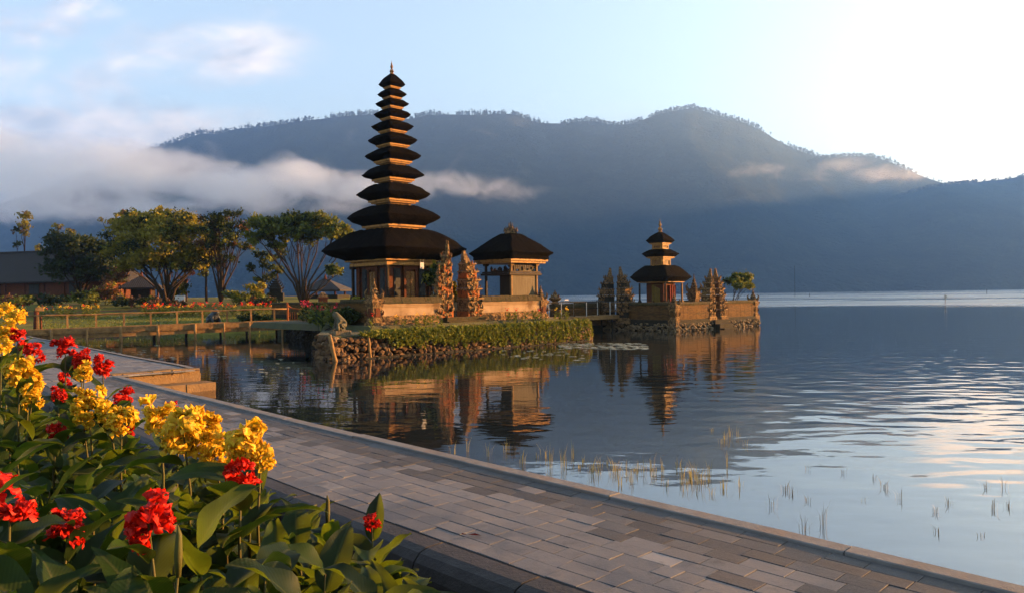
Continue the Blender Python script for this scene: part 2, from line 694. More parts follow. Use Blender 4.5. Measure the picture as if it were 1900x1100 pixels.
def mist(name, label, dist, depth, puffs, dens, col, seed, nscale=.011):
    """a low cloud: noise gathered into soft puffs (photo x, photo y, half width, half height, weight)"""
    mt, nt, b, o = new_mat('low_cloud')
    nt.n.remove(b)
    p = nt.pos()
    x, y, z = nt.sep(p)
    tot = None
    x0 = z0 = 1e9
    x1 = z1 = -1e9
    for (px, py, hw, hh, wgt) in puffs:
        c = at(px, py, dist)
        s = dist / F
        rx, rz = hw * s, hh * s
        x0, x1 = min(x0, c[0] - rx * 1.5), max(x1, c[0] + rx * 1.5)
        z0, z1 = min(z0, c[2] - rz * 1.7), max(z1, c[2] + rz * 1.7)
        dx = nt.math('DIVIDE', nt.math('SUBTRACT', x, c[0]), rx)
        dz = nt.math('DIVIDE', nt.math('SUBTRACT', z, c[2]), rz)
        q = nt.math('ADD', nt.math('MULTIPLY', dx, dx), nt.math('MULTIPLY', dz, dz))
        g = nt.mapr(q, 0, 2.0, wgt, 0, True)
        tot = g if tot is None else nt.math('MAXIMUM', tot, g)
    dy = nt.math('DIVIDE', nt.math('SUBTRACT', y, dist), depth)
    tot = nt.math('MULTIPLY', tot, nt.mapr(nt.math('MULTIPLY', dy, dy), .3, 1, 1, 0, True))
    n = nt.noise(nt.mapping(p, (1, 1, 1.5), loc=(seed, 0, 0)), nscale, 9, .66, .6)
    f = nt.mapr(nt.math('ADD', tot, nt.math('MULTIPLY', nt.math('SUBTRACT', n, .5), 2.6)), .25, 1.25, 0, 1, True)
    v = nt.node('ShaderNodeVolumePrincipled')
    v.inputs['Color'].default_value = col
    nt.put(v.inputs['Density'], nt.math('MULTIPLY', f, dens))
    v.inputs['Anisotropy'].default_value = .75
    nt.l.new(v.outputs[0], o.inputs['Volume'])
    q = MB()
    q.box(((x0 + x1) / 2, dist, (z0 + z1) / 2), (x1 - x0, depth * 2, z1 - z0))
    tag(q.build(name, mt), label, 'mist', kind='stuff')


mist('mist_bank', 'long pale bank of low cloud lying against the mountain on the left', 1250, 90,
     [(60, 335, 170, 42, 1.0), (250, 330, 130, 38, 1.0), (300, 300, 70, 24, .8), (430, 345, 130, 34, 1.0), (560, 335, 90, 34, 1.0), (545, 303, 30, 16, .7), (660, 350, 90, 26, .95), (770, 343, 100, 24, .66), (870, 347, 90, 20, .50), (945, 360, 70, 14, .42),
      (110, 305, 190, 44, 1.0), (-60, 280, 160, 44, .9), (245, 292, 70, 26, .8), (140, 385, 330, 26, .75), (-150, 330, 150, 50, 1.0), (520, 378, 200, 20, .6)], .020, (.93, .975, 1, 1), 3.0, .013)
mist('mist_wisp', 'small wisps of cloud caught on the right shoulder of the mountain', 1650, 60,
     [(1395, 316, 44, 13, .62), (1450, 312, 34, 8, .5), (1570, 306, 50, 13, .72), (1630, 322, 60, 15, .75), (1690, 324, 40, 11, .6), (1500, 325, 90, 10, .4)], .005, (.95, .96, .97, 1), 9.0, .02)
# ================================================================ materials of built things
def thatch():
    mt, nt, b, o = new_mat('black_thatch')
    v = nt.coord('Object')
    n1 = nt.noise(nt.mapping(v, (14, 14, 1.6)), 2.2, 6, .7)
    n2 = nt.noise(v, 1.1, 4, .6)
    c = nt.mix(nt.mapr(n1, .3, .7), (.0010, .0008, .0008), (.0055, .0042, .003))
    c = nt.mix(nt.mapr(n2, .5, .72, 0, .5), c, (.011, .009, .0045))
    nt.put(b.inputs['Base Color'], c)
    b.inputs['Roughness'].default_value = .95
    b.inputs['Specular IOR Level'].default_value = .02
    n4 = nt.noise(nt.mapping(v, (5, 5, 2.5)), 2.0, 5, .7)
    nt.put(b.inputs['Normal'], nt.bump(nt.math('ADD', n1, n4), 1.0, .09))
    return mt


M_THATCH = thatch()
M_WOOD_GOLD = simple_mat('painted_wood', (.31, .16, .042), (.22, .105, .026), 9, .6, .3, .01, c3=(.11, .05, .016))
M_CARVED = simple_mat('carved_wood', (.27, .15, .045), (.11, .048, .014), 22, .6, .9, .03, bscale=26, c3=(.04, .02, .008), lo=.42, hi=.58)
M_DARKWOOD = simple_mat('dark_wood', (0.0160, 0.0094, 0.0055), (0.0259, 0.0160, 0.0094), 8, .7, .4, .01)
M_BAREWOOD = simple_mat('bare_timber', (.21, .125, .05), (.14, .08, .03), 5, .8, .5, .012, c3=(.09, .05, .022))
M_BAMBOO = simple_mat('bamboo_screen', (0.0968, 0.0770, 0.0457), (0.0688, 0.0517, 0.0286), 11, .75, .6, .015, stretch=(0.8553, 0.8553, 0.1139))
M_BRICKISH = simple_mat('red_brick', (0.0941, 0.0303, 0.0127), (0.0572, 0.0187, 0.0094), 12, .9, .6, .02, c3=(0.0286, 0.0187, 0.0116))
M_STONE = simple_mat('carved_stone', (.20, .118, .05), (.05, .03, .016), 9, .95, .9, .04, bscale=18, c3=(.02, .017, .010), lo=.42, hi=.58)
M_STONE2 = simple_mat('grey_stone', (0.0259, 0.0226, 0.0165), (0.0132, 0.0121, 0.0088), 6, .95, .9, .04, bscale=14, c3=(0.0121, 0.0132, 0.0072))
M_PLASTER = simple_mat('cream_plaster', (.25, .175, .105), (.19, .125, .07), 2.2, .9, .25, .01, bscale=20, c3=(.11, .066, .034))
M_COPING = simple_mat('mossy_coping', (0.0572, 0.0413, 0.0198), (0.0314, 0.0259, 0.0127), 9, 1, .9, .03, c3=(0.0198, 0.0215, 0.0072))
M_DOORGOLD = simple_mat('gilded_door', (0.1766, 0.0968, 0.0259), (0.1023, 0.0374, 0.0127), 16, .5, .8, .02, bscale=28, lo=.44, hi=.56)
M_BLUEPANEL = simple_mat('grey_blue_panel', (0.0259, 0.0286, 0.0314), (0.0143, 0.0160, 0.0171), 8, .7, .4, .01)
M_WHITE = simple_mat('white_paint', (0.4050, 0.3998, 0.3885), (0.3345, 0.3240, 0.3075), 6, .7, .1, .005)
M_RED = simple_mat('red_cloth', (0.0916, 0.0042, 0.0031), (0.0666, 0.0031, 0.0027), 5, .85, .4, .02)
M_YELLOWCLOTH = simple_mat('yellow_cloth', (0.1386, 0.0916, 0.0166), (0.0997, 0.0666, 0.0139), 5, .85, .4, .02)
M_WALLWORN = simple_mat('worn_brown_wall', (0.0912, 0.0480, 0.0156), (0.0543, 0.0284, 0.0109), 3.5, .95, .8, .03, bscale=14, c3=(0.0377, 0.0272, 0.0128), stretch=(1, 1, 3.2), lo=.42, hi=.58)
M_PALESTONE = simple_mat('pale_base_stone', (0.1833, 0.1355, 0.0801), (0.1040, 0.0724, 0.0400), 9, .95, .8, .03, c3=(0.0477, 0.0363, 0.0200))
M_EARTH = simple_mat('bare_earth', (0.0396, 0.0297, 0.0176), (0.0237, 0.0176, 0.0110), 3, 1, .7, .03)


def stones_mat():
    mt, nt, b, o = new_mat('wall_stones')
    rnd = nt.node('ShaderNodeNewGeometry').outputs['Random Per Island']
    c = nt.ramp(rnd, [(0, (0.051, 0.032, 0.019)), (.35, (0.109, 0.062, 0.032)), (.7, (0.080, 0.052, 0.032)), (.93, (0.160, 0.102, 0.055)), (1, (.22, .17, .11))])
    n1 = nt.noise(nt.coord('Object'), 9, 6, .65)
    c = nt.mix(nt.mapr(n1, .45, .75, 0, .6), c, (.022, .018, .009))
    nt.put(b.inputs['Base Color'], c)
    b.inputs['Roughness'].default_value = .95
    b.inputs['Specular IOR Level'].default_value = .05
    nt.put(b.inputs['Normal'], nt.bump(nt.noise(nt.coord('Object'), 24, 5, .65), .7, .02))
    return mt


M_STONES = stones_mat()
M_LEAF_IVY = leaf_mat('ivy_leaf', (0.050, 0.072, 0.012), (0.094, 0.108, 0.016), (0.137, 0.137, 0.022), .3, (0.158, 0.173, 0.014))
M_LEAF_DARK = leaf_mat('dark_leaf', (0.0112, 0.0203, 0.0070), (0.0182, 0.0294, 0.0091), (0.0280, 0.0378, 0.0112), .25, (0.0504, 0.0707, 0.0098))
M_LEAF_MID = leaf_mat('mid_leaf', (0.0486, 0.0675, 0.0121), (0.0824, 0.1026, 0.0175), (0.1269, 0.1269, 0.0216), .3, (0.1944, 0.1944, 0.0189))
M_LEAF_GOLD = leaf_mat('sunny_leaf', (0.1037, 0.1037, 0.0153), (0.1598, 0.1462, 0.0204), (0.2329, 0.1904, 0.0272), .32, (0.3434, 0.2686, 0.0238))
M_LEAF_BROWN = leaf_mat('bronze_leaf', (0.065, 0.036, 0.022), (0.094, 0.061, 0.025), (0.144, 0.050, 0.025), .25, (0.144, 0.072, 0.022))
M_BARK = simple_mat('bark', (0.0431, 0.0281, 0.0158), (0.0251, 0.0166, 0.0100), 6, .95, .7, .02, c3=(0.0135, 0.0100, 0.0058))
M_BARK_DARK = simple_mat('dark_bark', (0.0215, 0.0143, 0.0083), (0.0121, 0.0088, 0.0055), 6, .95, .7, .02)
M_PETAL_RED = leaf_mat('red_petal', (.52, .012, .008), (.66, .02, .012), (.74, .045, .02), .3, (.8, .03, .01), .5)
M_PETAL_YEL = leaf_mat('yellow_petal', (.74, .42, .012), (.80, .52, .03), (.76, .36, .012), .3, (.85, .5, .02), .5)
M_PETAL_PINK = leaf_mat('pink_petal', (.45, .03, .06), (.50, .05, .07), (.42, .02, .03), .3, (.6, .05, .08), .5)
M_GATEBRICK = simple_mat('gate_brick', (.27, .085, .022), (.16, .045, .014), 9, .9, .7, .02, c3=(.05, .028, .014))
M_GATEHIGHLIGHT = simple_mat('gate_highlight', (.27, .17, .07), (.15, .085, .035), 12, .95, .8, .03, c3=(.05, .035, .018))  # cream highlights of the sunlit carving, painted on as a colour
# ================================================================ the island temple
RZ = R(45)


def sq_ring(r, z, per, jit, rnd, rnd_c=.93):
    """square ring, half diagonal r, corners a little rounded, edges a little uneven"""
    h = r * S2
    pts = []
    cs = [(h, -h), (h, h), (-h, h), (-h, -h)]
    for k in range(4):
        a, b = cs[k], cs[(k + 1) % 4]
        for i in range(per):
            t = i / per
            x, y = a[0] + (b[0] - a[0]) * t, a[1] + (b[1] - a[1]) * t
            if i == 0:
                x *= rnd_c
                y *= rnd_c
            bow = 1 - .02 * math.sin(math.pi * t) + rnd.uniform(-jit, jit) * .35
            pts.append((x * bow, y * bow, z + rnd.uniform(-jit, jit)))
    return pts


def loft(mb, rings, mi=0, cap_top=True, cap_bottom=True):
    n = len(rings[0])
    vs = [p for r in rings for p in r]
    fs = []
    for i in range(len(rings) - 1):
        for k in range(n):
            k2 = (k + 1) % n
            fs.append((i * n + k, (i + 1) * n + k, (i + 1) * n + k2, i * n + k2))
    if cap_top:
        fs.append(tuple(range(n)))
    if cap_bottom:
        L = (len(rings) - 1) * n
        fs.append(tuple(reversed(range(L, L + n))))
    mb.add(vs, fs, mi)


def smooth_rings(rings, n):
    """two extra rings between neighbours, along a smooth curve"""
    out = []
    for i in range(n - 1):
        p0, p1, p2, p3 = rings[max(0, i - 1)], rings[i], rings[i + 1], rings[min(n - 1, i + 2)]
        for t in (0, .33, .67):
            r = []
            for a, b, c, d in zip(p0, p1, p2, p3):
                r.append(tuple(.5 * (2 * b[k] + (c[k] - a[k]) * t + (2 * a[k] - 5 * b[k] + 4 * c[k] - d[k]) * t * t + (3 * b[k] - a[k] - 3 * c[k] + d[k]) * t ** 3) for k in range(3)))
            out.append(r)
    out.append(rings[-1])
    return out


def thatched(Rr, z_hump, z_tip, z_bot, seed, apex=None, flat=None, plate=.69):
    """lens-shaped roof of black palm fibre"""
    rnd = random.Random(seed)
    mb = MB()
    H1 = z_hump - z_tip
    H2 = z_tip - z_bot
    if apex is not None:
        A = apex - z_tip
        if flat is None:
            prof = [(.02, apex), (.14, apex - .03 * A), (.30, apex - .14 * A), (.5, apex - .32 * A), (.7, apex - .54 * A), (.86, apex - .76 * A), (.96, apex - .93 * A)]
        else:
            f = flat
            prof = [(f * .4, apex), (f, apex - .02 * A)]
            for t in (.15, .3, .45, .6, .75, .9):
                prof.append((f + (1 - f) * t, apex - A * (t ** 1.1)))
    else:
        prof = [(.28, z_hump - .62 * H1), (.36, z_hump - .34 * H1), (.43, z_hump - .08 * H1), (.49, z_hump), (.60, z_hump - .13 * H1), (.73, z_hump - .36 * H1), (.86, z_hump - .64 * H1), (.95, z_hump - .87 * H1)]
    prof += [(1.0, z_tip), (.965, z_tip - .18 * H2), (.89, z_tip - .5 * H2), (plate + .06, z_tip - .88 * H2), (plate, z_bot), (plate - .25, z_bot + .02)]
    j = .018 * Rr ** .5
    rings = [sq_ring(r * Rr * rnd.uniform(.994, 1.006), z, 22, j, rnd, .955 if r > .6 else .92) for r, z in prof]
    loft(mb, smooth_rings(rings, len(prof)))
    return mb


def sqbox(mb, h, z0, z1, mi=0, top=1.0, bev=0.0):
    mb.box((0, 0, (z0 + z1) / 2), (2 * h, 2 * h, z1 - z0), 0, mi, top, None, bev)


def frieze(mb, h, z0, z1, seed, n=5, mi=0, depth=.05):
    """carved band: little relief blocks standing proud of a plain core"""
    rnd = random.Random(seed)
    sqbox(mb, h, z0, z1, mi)
    w = 2 * h / n
    for s in range(4):
        a = s * math.pi / 2
        for k in range(n):
            x = -h + w * (k + .5)
            hh = (z1 - z0) * rnd.uniform(.45, .85)
            zc = (z0 + z1) / 2 + rnd.uniform(-.05, .05) * (z1 - z0)
            p = Vector((x, -h - depth * .35, zc))
            p = Matrix.Rotation(a, 3, 'Z') @ p
            mb.box(p, (w * rnd.uniform(.55, .85), depth, hh), a, mi, rnd.uniform(.5, .9))


def pagoda(name, label, U, V, tiers, zbase, finial_py, px_axis, body_r, col_r, plate=.69):
    x, y = uv(U, V)
    D = y
    s = D / F

    def Z(py):
        a, b = un(px_axis, py)
        return HC + b / F * D - zbase
    t = thing(name, label, 'pagoda', (x, y, zbase), RZ)
    roofs = []
    for i, (hw, hump, tip, bot, eave, nxt, apex) in enumerate(tiers):
        Rr = hw * s
        zb = Z(bot)
        rf = thatched(Rr, Z(hump), Z(tip), zb, 10 + i, Z(apex) if apex else None, plate=plate).build('thatched_roof', M_THATCH, t, smooth=True)
        ze = Z(eave)
        hb = plate * Rr * S2
        eb = MB()
        sqbox(eb, hb * 1.0, zb - (zb - ze) * .48, zb - .003)
        sqbox(eb, hb * .88, ze + (zb - ze) * .12, zb - (zb - ze) * .48 - .003)
        eb.build('eave_board', M_WOOD_GOLD, rf)
        if nxt:
            zn = Z(nxt)
            hf = .45 * Rr * S2
            fb = MB()
            frieze(fb, hf, zn - .12, ze + (zb - ze) * .12 - .003, 30 + i, 5 if Rr > 1.2 else 3, 0, .05 * min(1, Rr))
            fb.build('carved_frieze', M_CARVED, rf)
        roofs.append(rf)
    # finial
    za = Z(tiers[0][6]) - .05
    zt = Z(finial_py)
    hgt = zt - za
    fb = MB()
    k = hgt
    fb.lathe([(.13 * k, 0), (.16 * k, .06 * k), (.10 * k, .14 * k), (.17 * k, .22 * k), (.08 * k, .32 * k), (.05 * k, .40 * k), (.09 * k, .50 * k), (.10 * k, .60 * k),
              (.05 * k, .70 * k), (.06 * k, .76 * k), (.02 * k, .84 * k), (.008 * k, 1.0 * k)], (0, 0, za), 8)
    for a in range(4):
        fb.box((.13 * k * math.cos(a * 1.57), .13 * k * math.sin(a * 1.57), za + .30 * k), (.05 * k, .05 * k, .16 * k), a * 1.57, 0, .2)
    fb.build('finial', M_CARVED, t)
    return t, Z, s


# eleven roofs: half width, crest, tip, bottom, underside of the eave board, top of the roof below, apex
T11 = [
    (26.0, 150.0, 157.8, 163.0, 166.8, 170.0, 137.5),
    (28.5, 167.3, 176.0, 182.0, 186.0, 189.0, None),
    (32.5, 185.5, 193.5, 200.0, 204.5, 208.0, None),
    (36.0, 204.5, 213.2, 221.0, 225.5, 230.0, None),
    (41.5, 226.5, 235.5, 244.5, 249.5, 253.0, None),
    (48.2, 250.2, 261.0, 270.5, 276.0, 280.0, None),
    (55.0, 277.0, 290.5, 300.0, 306.5, 312.0, None),
    (61.0, 308.8, 325.5, 333.5, 340.5, 347.0, None),
    (72.0, 342.5, 361.5, 373.0, 380.0, 388.0, None),
    (90.5, 383.0, 404.0, 420.0, 427.5, 437.0, None),
    (141.0, 428.0, 464.5, 484.0, 489.0, None, None)]
PU, PV = 23.0, 31.3
GZ = 1.08
pag, PZ, PS = pagoda('pagoda', 'tall pagoda shrine of eleven stacked black thatched roofs on the lake island', PU, PV, T11, GZ, 113, 733, 1.7, 2.05, .655)


def pagoda_body(t, h_wall, h_col, z_floor, z_top, big=True):
    pl = MB()
    sqbox(pl, h_col + .35, -.25, z_floor * .5)
    sqbox(pl, h_col + .22, z_floor * .5, z_floor)
    pl.build('plinth', M_STONE2, t)
    wl = MB()
    sqbox(wl, h_wall, z_floor, z_top)
    # brick pilasters at the corners
    for sx in (-1, 1):
        for sy in (-1, 1):
            wl.box((sx * h_wall, sy * h_wall, (z_floor + z_top) / 2), (.26, .26, z_top - z_floor - .01))
    w = wl.build('wall', M_BRICKISH, t)
    for sgn, face in ((0, 'front'), (1, 'side'), (2, 'back'), (3, 'far')):
        a = {0: 0, 1: -math.pi / 2, 2: math.pi, 3: math.pi / 2}[sgn]
        Mx = Matrix.Rotation(a, 3, 'Z')

        def put(mb, x, z, wx, hz, d, off=0.0):
            p = Mx @ Vector((x, -h_wall - d / 2 - off, z))
            mb.box(p, (wx, d, hz), a)
        H = z_top - z_floor
        if sgn in (0, 1):
            d_ = MB()
            put(d_, -.14, z_floor + H * .45, .25, H * .74, .05, .035)
            put(d_, .14, z_floor + H * .45, .25, H * .74, .05, .035)
            for k in range(5):
                put(d_, -.14, z_floor + H * (.16 + .145 * k), .15, H * .09, .02, .085)
                put(d_, .14, z_floor + H * (.16 + .145 * k), .15, H * .09, .02, .085)
            dd = d_.build('door', M_DOORGOLD, t)
            f_ = MB()
            put(f_, -.34, z_floor + H * .46, .12, H * .86, .12)
            put(f_, .34, z_floor + H * .46, .12, H * .86, .12)
            put(f_, 0, z_floor + H * .93, .9, H * .10, .14)
            f_.build('door_frame', M_BRICKISH, dd)
        for sx in (-1, 1):
            p_ = MB()
            put(p_, sx * h_wall * .62, z_floor + H * .5, h_wall * .30, H * .82, .05)
            for k in range(4):
                put(p_, sx * h_wall * .62, z_floor + H * (.2 + .2 * k), h_wall * .2, H * .12, .03, .05)
            p_.build('carved_panel', M_BLUEPANEL, t)
    for sx in (-1, 0, 1):
        for sy in (-1, 0, 1):
            if (sx, sy) == (0, 0) or (0 in (sx, sy)):
                continue
            c = MB()
            cx, cy = sx * h_col, sy * h_col
            c.box((cx, cy, z_floor + .14), (.26, .26, .28), 0, 0, .8)
            c.box((cx, cy, (z_floor + .28 + z_top) / 2), (.13, .13, z_top - z_floor - .28), 0, 0, 1, None, .02)
            c.box((cx, cy, z_top - .08), (.24, .24, .14), 0, 0, 1.2)
            c.build('column', M_DARKWOOD, t)
    be = MB()
    sqbox(be, h_col + .12, z_top - .02, z_top + .14)
    be.build('ceiling_beam', M_WOOD_GOLD, t)


pagoda_body(pag, 1.22, 1.46, 1.0, PZ(489) - .14)

# cloth sign hung under the eave
sx_, sy_, sz_ = at(783, 490, 36.6)
q = MB()
q.box((0, 0, -.16), (.22, .012, .26), 0, 0, 1.0)
for k in range(4):
    q.box((-.08 + .055 * k, .004, -.31 - .01 * (k % 2)), (.04, .010, .05))
q.tube([(-.09, 0, -.03), (-.09, 0, .12)], .004, 4)
q.tube([(.09, 0, -.03), (.09, 0, .12)], .004, 4)
tag(q.build('cloth_banner', M_WHITE, None, (sx_, sy_, sz_ + .1), RZ), 'small white cloth hanging under the lowest eave of the tall pagoda', 'banner')


# ---------------------------------------------------------------- open shrine to the right of the pagoda
def open_shrine():
    U, V = 28.42, 28.46
    x, y = uv(U, V)
    D = y

    def Z(px, py, d=D):
        a, b = un(px, py)
        return HC + b / F * d - GZ
    t = thing('open_shrine', 'open raised shrine under one black thatched roof beside the tall pagoda', 'shrine', (x, y, GZ), RZ)
    Rr = 82 / F * D
    zt, zb = Z(947, 470.5), Z(947, 483)
    rf = thatched(Rr, 0, zt, zb, 77, Z(947, 434), .24, plate=.84).build('thatched_roof', M_THATCH, t, smooth=True)
    eb = MB()
    hb = .84 * Rr * S2
    sqbox(eb, hb, zb - .10, zb - .003)
    sqbox(eb, hb * .93, zb - .20, zb - .103)
    eb.build('eave_board', M_WOOD_GOLD, rf)
    od = MB()
    rnd = random.Random(5)
    za = Z(947, 434)
    od.box((0, 0, za + .03), (.75, .2, .16), R(-45), 0, .8)
    for k in range(9):
        xx = -.32 + .08 * k
        hh = .18 + .34 * math.exp(-((k - 4) / 2.0) ** 2) + rnd.uniform(-.05, .08)
        p = Matrix.Rotation(R(-45), 3, 'Z') @ Vector((xx, rnd.uniform(-.04, .04), za + .1 + hh / 2))
        od.box(p, (.11, .1, hh), R(-45 + rnd.uniform(-20, 20)), 0, .25)
    od.build('ridge_ornament', M_STONE, rf)
    h = .93
    ztop = zb - .2
    zd = Z(947, 509, D - .7)
    b_ = MB()
    sqbox(b_, h + .16, -.2, .55)
    sqbox(b_, h + .08, .55, .75)
    b_.build('plinth', M_STONE2, t)
    for sx in (-1, 1):
        for sy in (-1, 1):
            c = MB()
            c.box((sx * h, sy * h, .75 + .1), (.2, .2, .2), 0, 0, .85)
            c.box((sx * h, sy * h, (.95 + ztop) / 2), (.12, .12, ztop - .95), 0, 0, 1, None, .015)
            c.box((sx * h, sy * h, ztop - .06), (.2, .2, .12), 0, 0, 1.25)
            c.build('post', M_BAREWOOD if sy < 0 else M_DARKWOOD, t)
    d_ = MB()
    d_.box((0, 0, zd), (2 * h + .5, 2 * h + .3, .10))
    d_.box((0, -h - .10, zd + .10), (2 * h + .36, .07, .08))
    d_.box((-h - .2, 0, zd + .10), (.07, 2 * h + .1, .08))
    d_.build('raised_floor', M_DARKWOOD, t)
    s_ = MB()
    s_.box((0, -h + .01, (.75 + zd - .05) / 2), (2 * h - .14, .05, zd - .05 - .75))
    s_.build('bamboo_screen', M_BAMBOO, t)
    w_ = MB()
    w_.box((-h + .02, -h * .52, (.75 + zd - .05) / 2), (.06, h * .8, zd - .055 - .75))
    w_.build('side_panel', M_DARKWOOD, t)
    # ragged valance of carved boards under the eave
    v_ = MB()
    n = 13
    for k in range(n):
        xx = -h + .12 + (2 * h - .24) * k / (n - 1)
        drop = .16 + .30 * abs(math.sin(k * 1.9)) * (1 - k / n * .55)
        v_.box((xx, -h + .02, ztop - drop / 2), ((2 * h - .2) / n * .98, .035, drop), 0, 0, (.8, 1))
    v_.build('valance', M_DARKWOOD, t)
    bp = MB()
    bp.box((.25, -h + .09, (zd + ztop) / 2 + .02), (2 * h - .7, .035, ztop - zd - .12))
    bp.build('back_board', M_BAMBOO, t)
    of = MB()
    for k in range(26):
        yy = -h + .15 + (2 * h - .3) * rnd.random()
        hh = rnd.uniform(.12, .42)
        of.blob((-h + .2 + rnd.uniform(-.1, .3), yy, zd + .05 + hh / 2), (.09, .09, hh / 2), 0, .3, 1, rnd)
    of.build('carved_rail', M_DARKWOOD, t)


open_shrine()


# ---------------------------------------------------------------- walls, pillars and split gates
def wall_run(name, label, p0, p1, z0, z1, thick=.34, style='plaster', group=None):
    a, b = Vector(uv(*p0)), Vector(uv(*p1))
    L = (b - a).length
    ang = math.atan2(b.y - a.y, b.x - a.x)
    t = thing(name, label, 'wall', (*((a + b) / 2), z0), ang, group)
    H = z1 - z0
    rnd = random.Random(int(L * 100))
    if style == 'plaster':
        q = MB()
        q.box((0, 0, H * .10 - .15), (L, thick + .22, H * .2 + .3))
        q.box((0, 0, H * .27), (L, thick + .12, H * .14 - .004))
        q.build('base', M_STONE, t)
        q = MB()
        q.box((0, 0, H * .49), (L, thick, H * .30 - .004))
        q.build('panel', M_PLASTER, t)
        q = MB()
        q.box((0, 0, H * .67), (L, thick + .08, H * .06 - .004))
        q.box((0, 0, H * .735), (L, thick + .17, H * .07 - .004))
        q.build('cornice', M_PLASTER, t)
        q = MB()
        n = int(L / .3)
        for k in range(n):
            xx = -L / 2 + L * (k + .5) / n
            q.box((xx, 0, H * .885 + rnd.uniform(-.012, .012)), (L / n * .985, thick + .30 + rnd.uniform(-.02, .02), H * .23), 0, 0, (1, .55))
        q.build('coping', M_COPING, t)
    else:
        q = MB()
        q.box((0, 0, H * .06 - .1), (L, thick + .24, H * .12 + .2))
        q.build('base', M_STONE2, t)
        q = MB()
        q.box((0, 0, H * .48), (L, thick, H * .72 - .004))
        n = max(3, int(L / .5))
        for k in range(n):
            q.box((-L / 2 + L * (k + .5) / n, 0, H * .45), (L / n * .985, thick + .03 + rnd.uniform(-.012, .012), H * rnd.uniform(.5, .62)))
        q.build('panel', M_WALLWORN, t)
        q = MB()
        q.box((0, 0, H * .87), (L, thick + .12, H * .06 - .004))
        n = int(L / .35)
        for k in range(n):
            xx = -L / 2 + L * (k + .5) / n
            q.box((xx, 0, H * .95 + rnd.uniform(-.01, .01)), (L / n * .985, thick + .2 + rnd.uniform(-.02, .02), H * .1), 0, 0, (1, .8))
        q.build('coping', M_COPING, t)
    return t


def antefix(mb, x, y, z, s, ang, mi=0, out=.35):
    """a curled leaf-shaped stone ear"""
    dx, dy = math.cos(ang), math.sin(ang)
    pts = [(x, y, z), (x + dx * s * out, y + dy * s * out, z + s * .25), (x + dx * s * (out + .12), y + dy * s * (out + .12), z + s * .65), (x + dx * s * out * .8, y + dy * s * out * .8, z + s)]
    mb.tube(pts, [s * .22, s * .20, s * .13, s * .02], 5, mi)


def pillar(name, label, U, V, z0, z1, w=.5, group=None, mats=None, seed=1):
    x, y = uv(U, V)
    rnd = random.Random(seed)
    t = thing(name, label, 'pillar', (x, y, z0), RZ, group)
    H = z1 - z0
    hb = H * .60
    q = MB()
    sqbox(q, w * .62, -.2, hb * .18)
    sqbox(q, w * .52, hb * .18 + .002, hb * .30)
    sqbox(q, w * .44, hb * .30 + .002, hb * .74)
    sqbox(q, w * .53, hb * .74 + .002, hb * .84)
    sqbox(q, w * .64, hb * .84 + .002, hb * .94)
    sqbox(q, w * .5, hb * .94 + .002, hb)
    for a in range(4):
        al = a * math.pi / 2
        q.box((.45 * w * math.cos(al), .45 * w * math.sin(al), hb * .52), (.12 * w, .5 * w, hb * .3), al, 1, .8)
        for k in range(2):
            antefix(q, .4 * w * math.cos(al + .785) * 1.3, .4 * w * math.sin(al + .785) * 1.3, hb * (.12 + .3 * k), hb * .2, al + .785, 1)
    q.build('shaft', mats or [M_STONE, M_BRICKISH], t)
    q = MB()
    hf = H - hb
    for a in range(4):
        antefix(q, .36 * w * math.cos(a * 1.5708 + .785), .36 * w * math.sin(a * 1.5708 + .785), hb, hf * .5, a * 1.5708 + .785)
    q.box((0, 0, hb + hf * .1), (w * .8, w * .8, hf * .2), 0, 0, .8)
    q.lathe([(w * .34, hf * .2), (w * .38, hf * .3), (w * .22, hf * .38), (w * .28, hf * .46), (w * .15, hf * .55), (w * .18, hf * .62), (w * .08, hf * .74), (.02, hf)], (0, 0, hb), 8)
    q.build('finial', (mats or [M_STONE])[0], t)
    return t


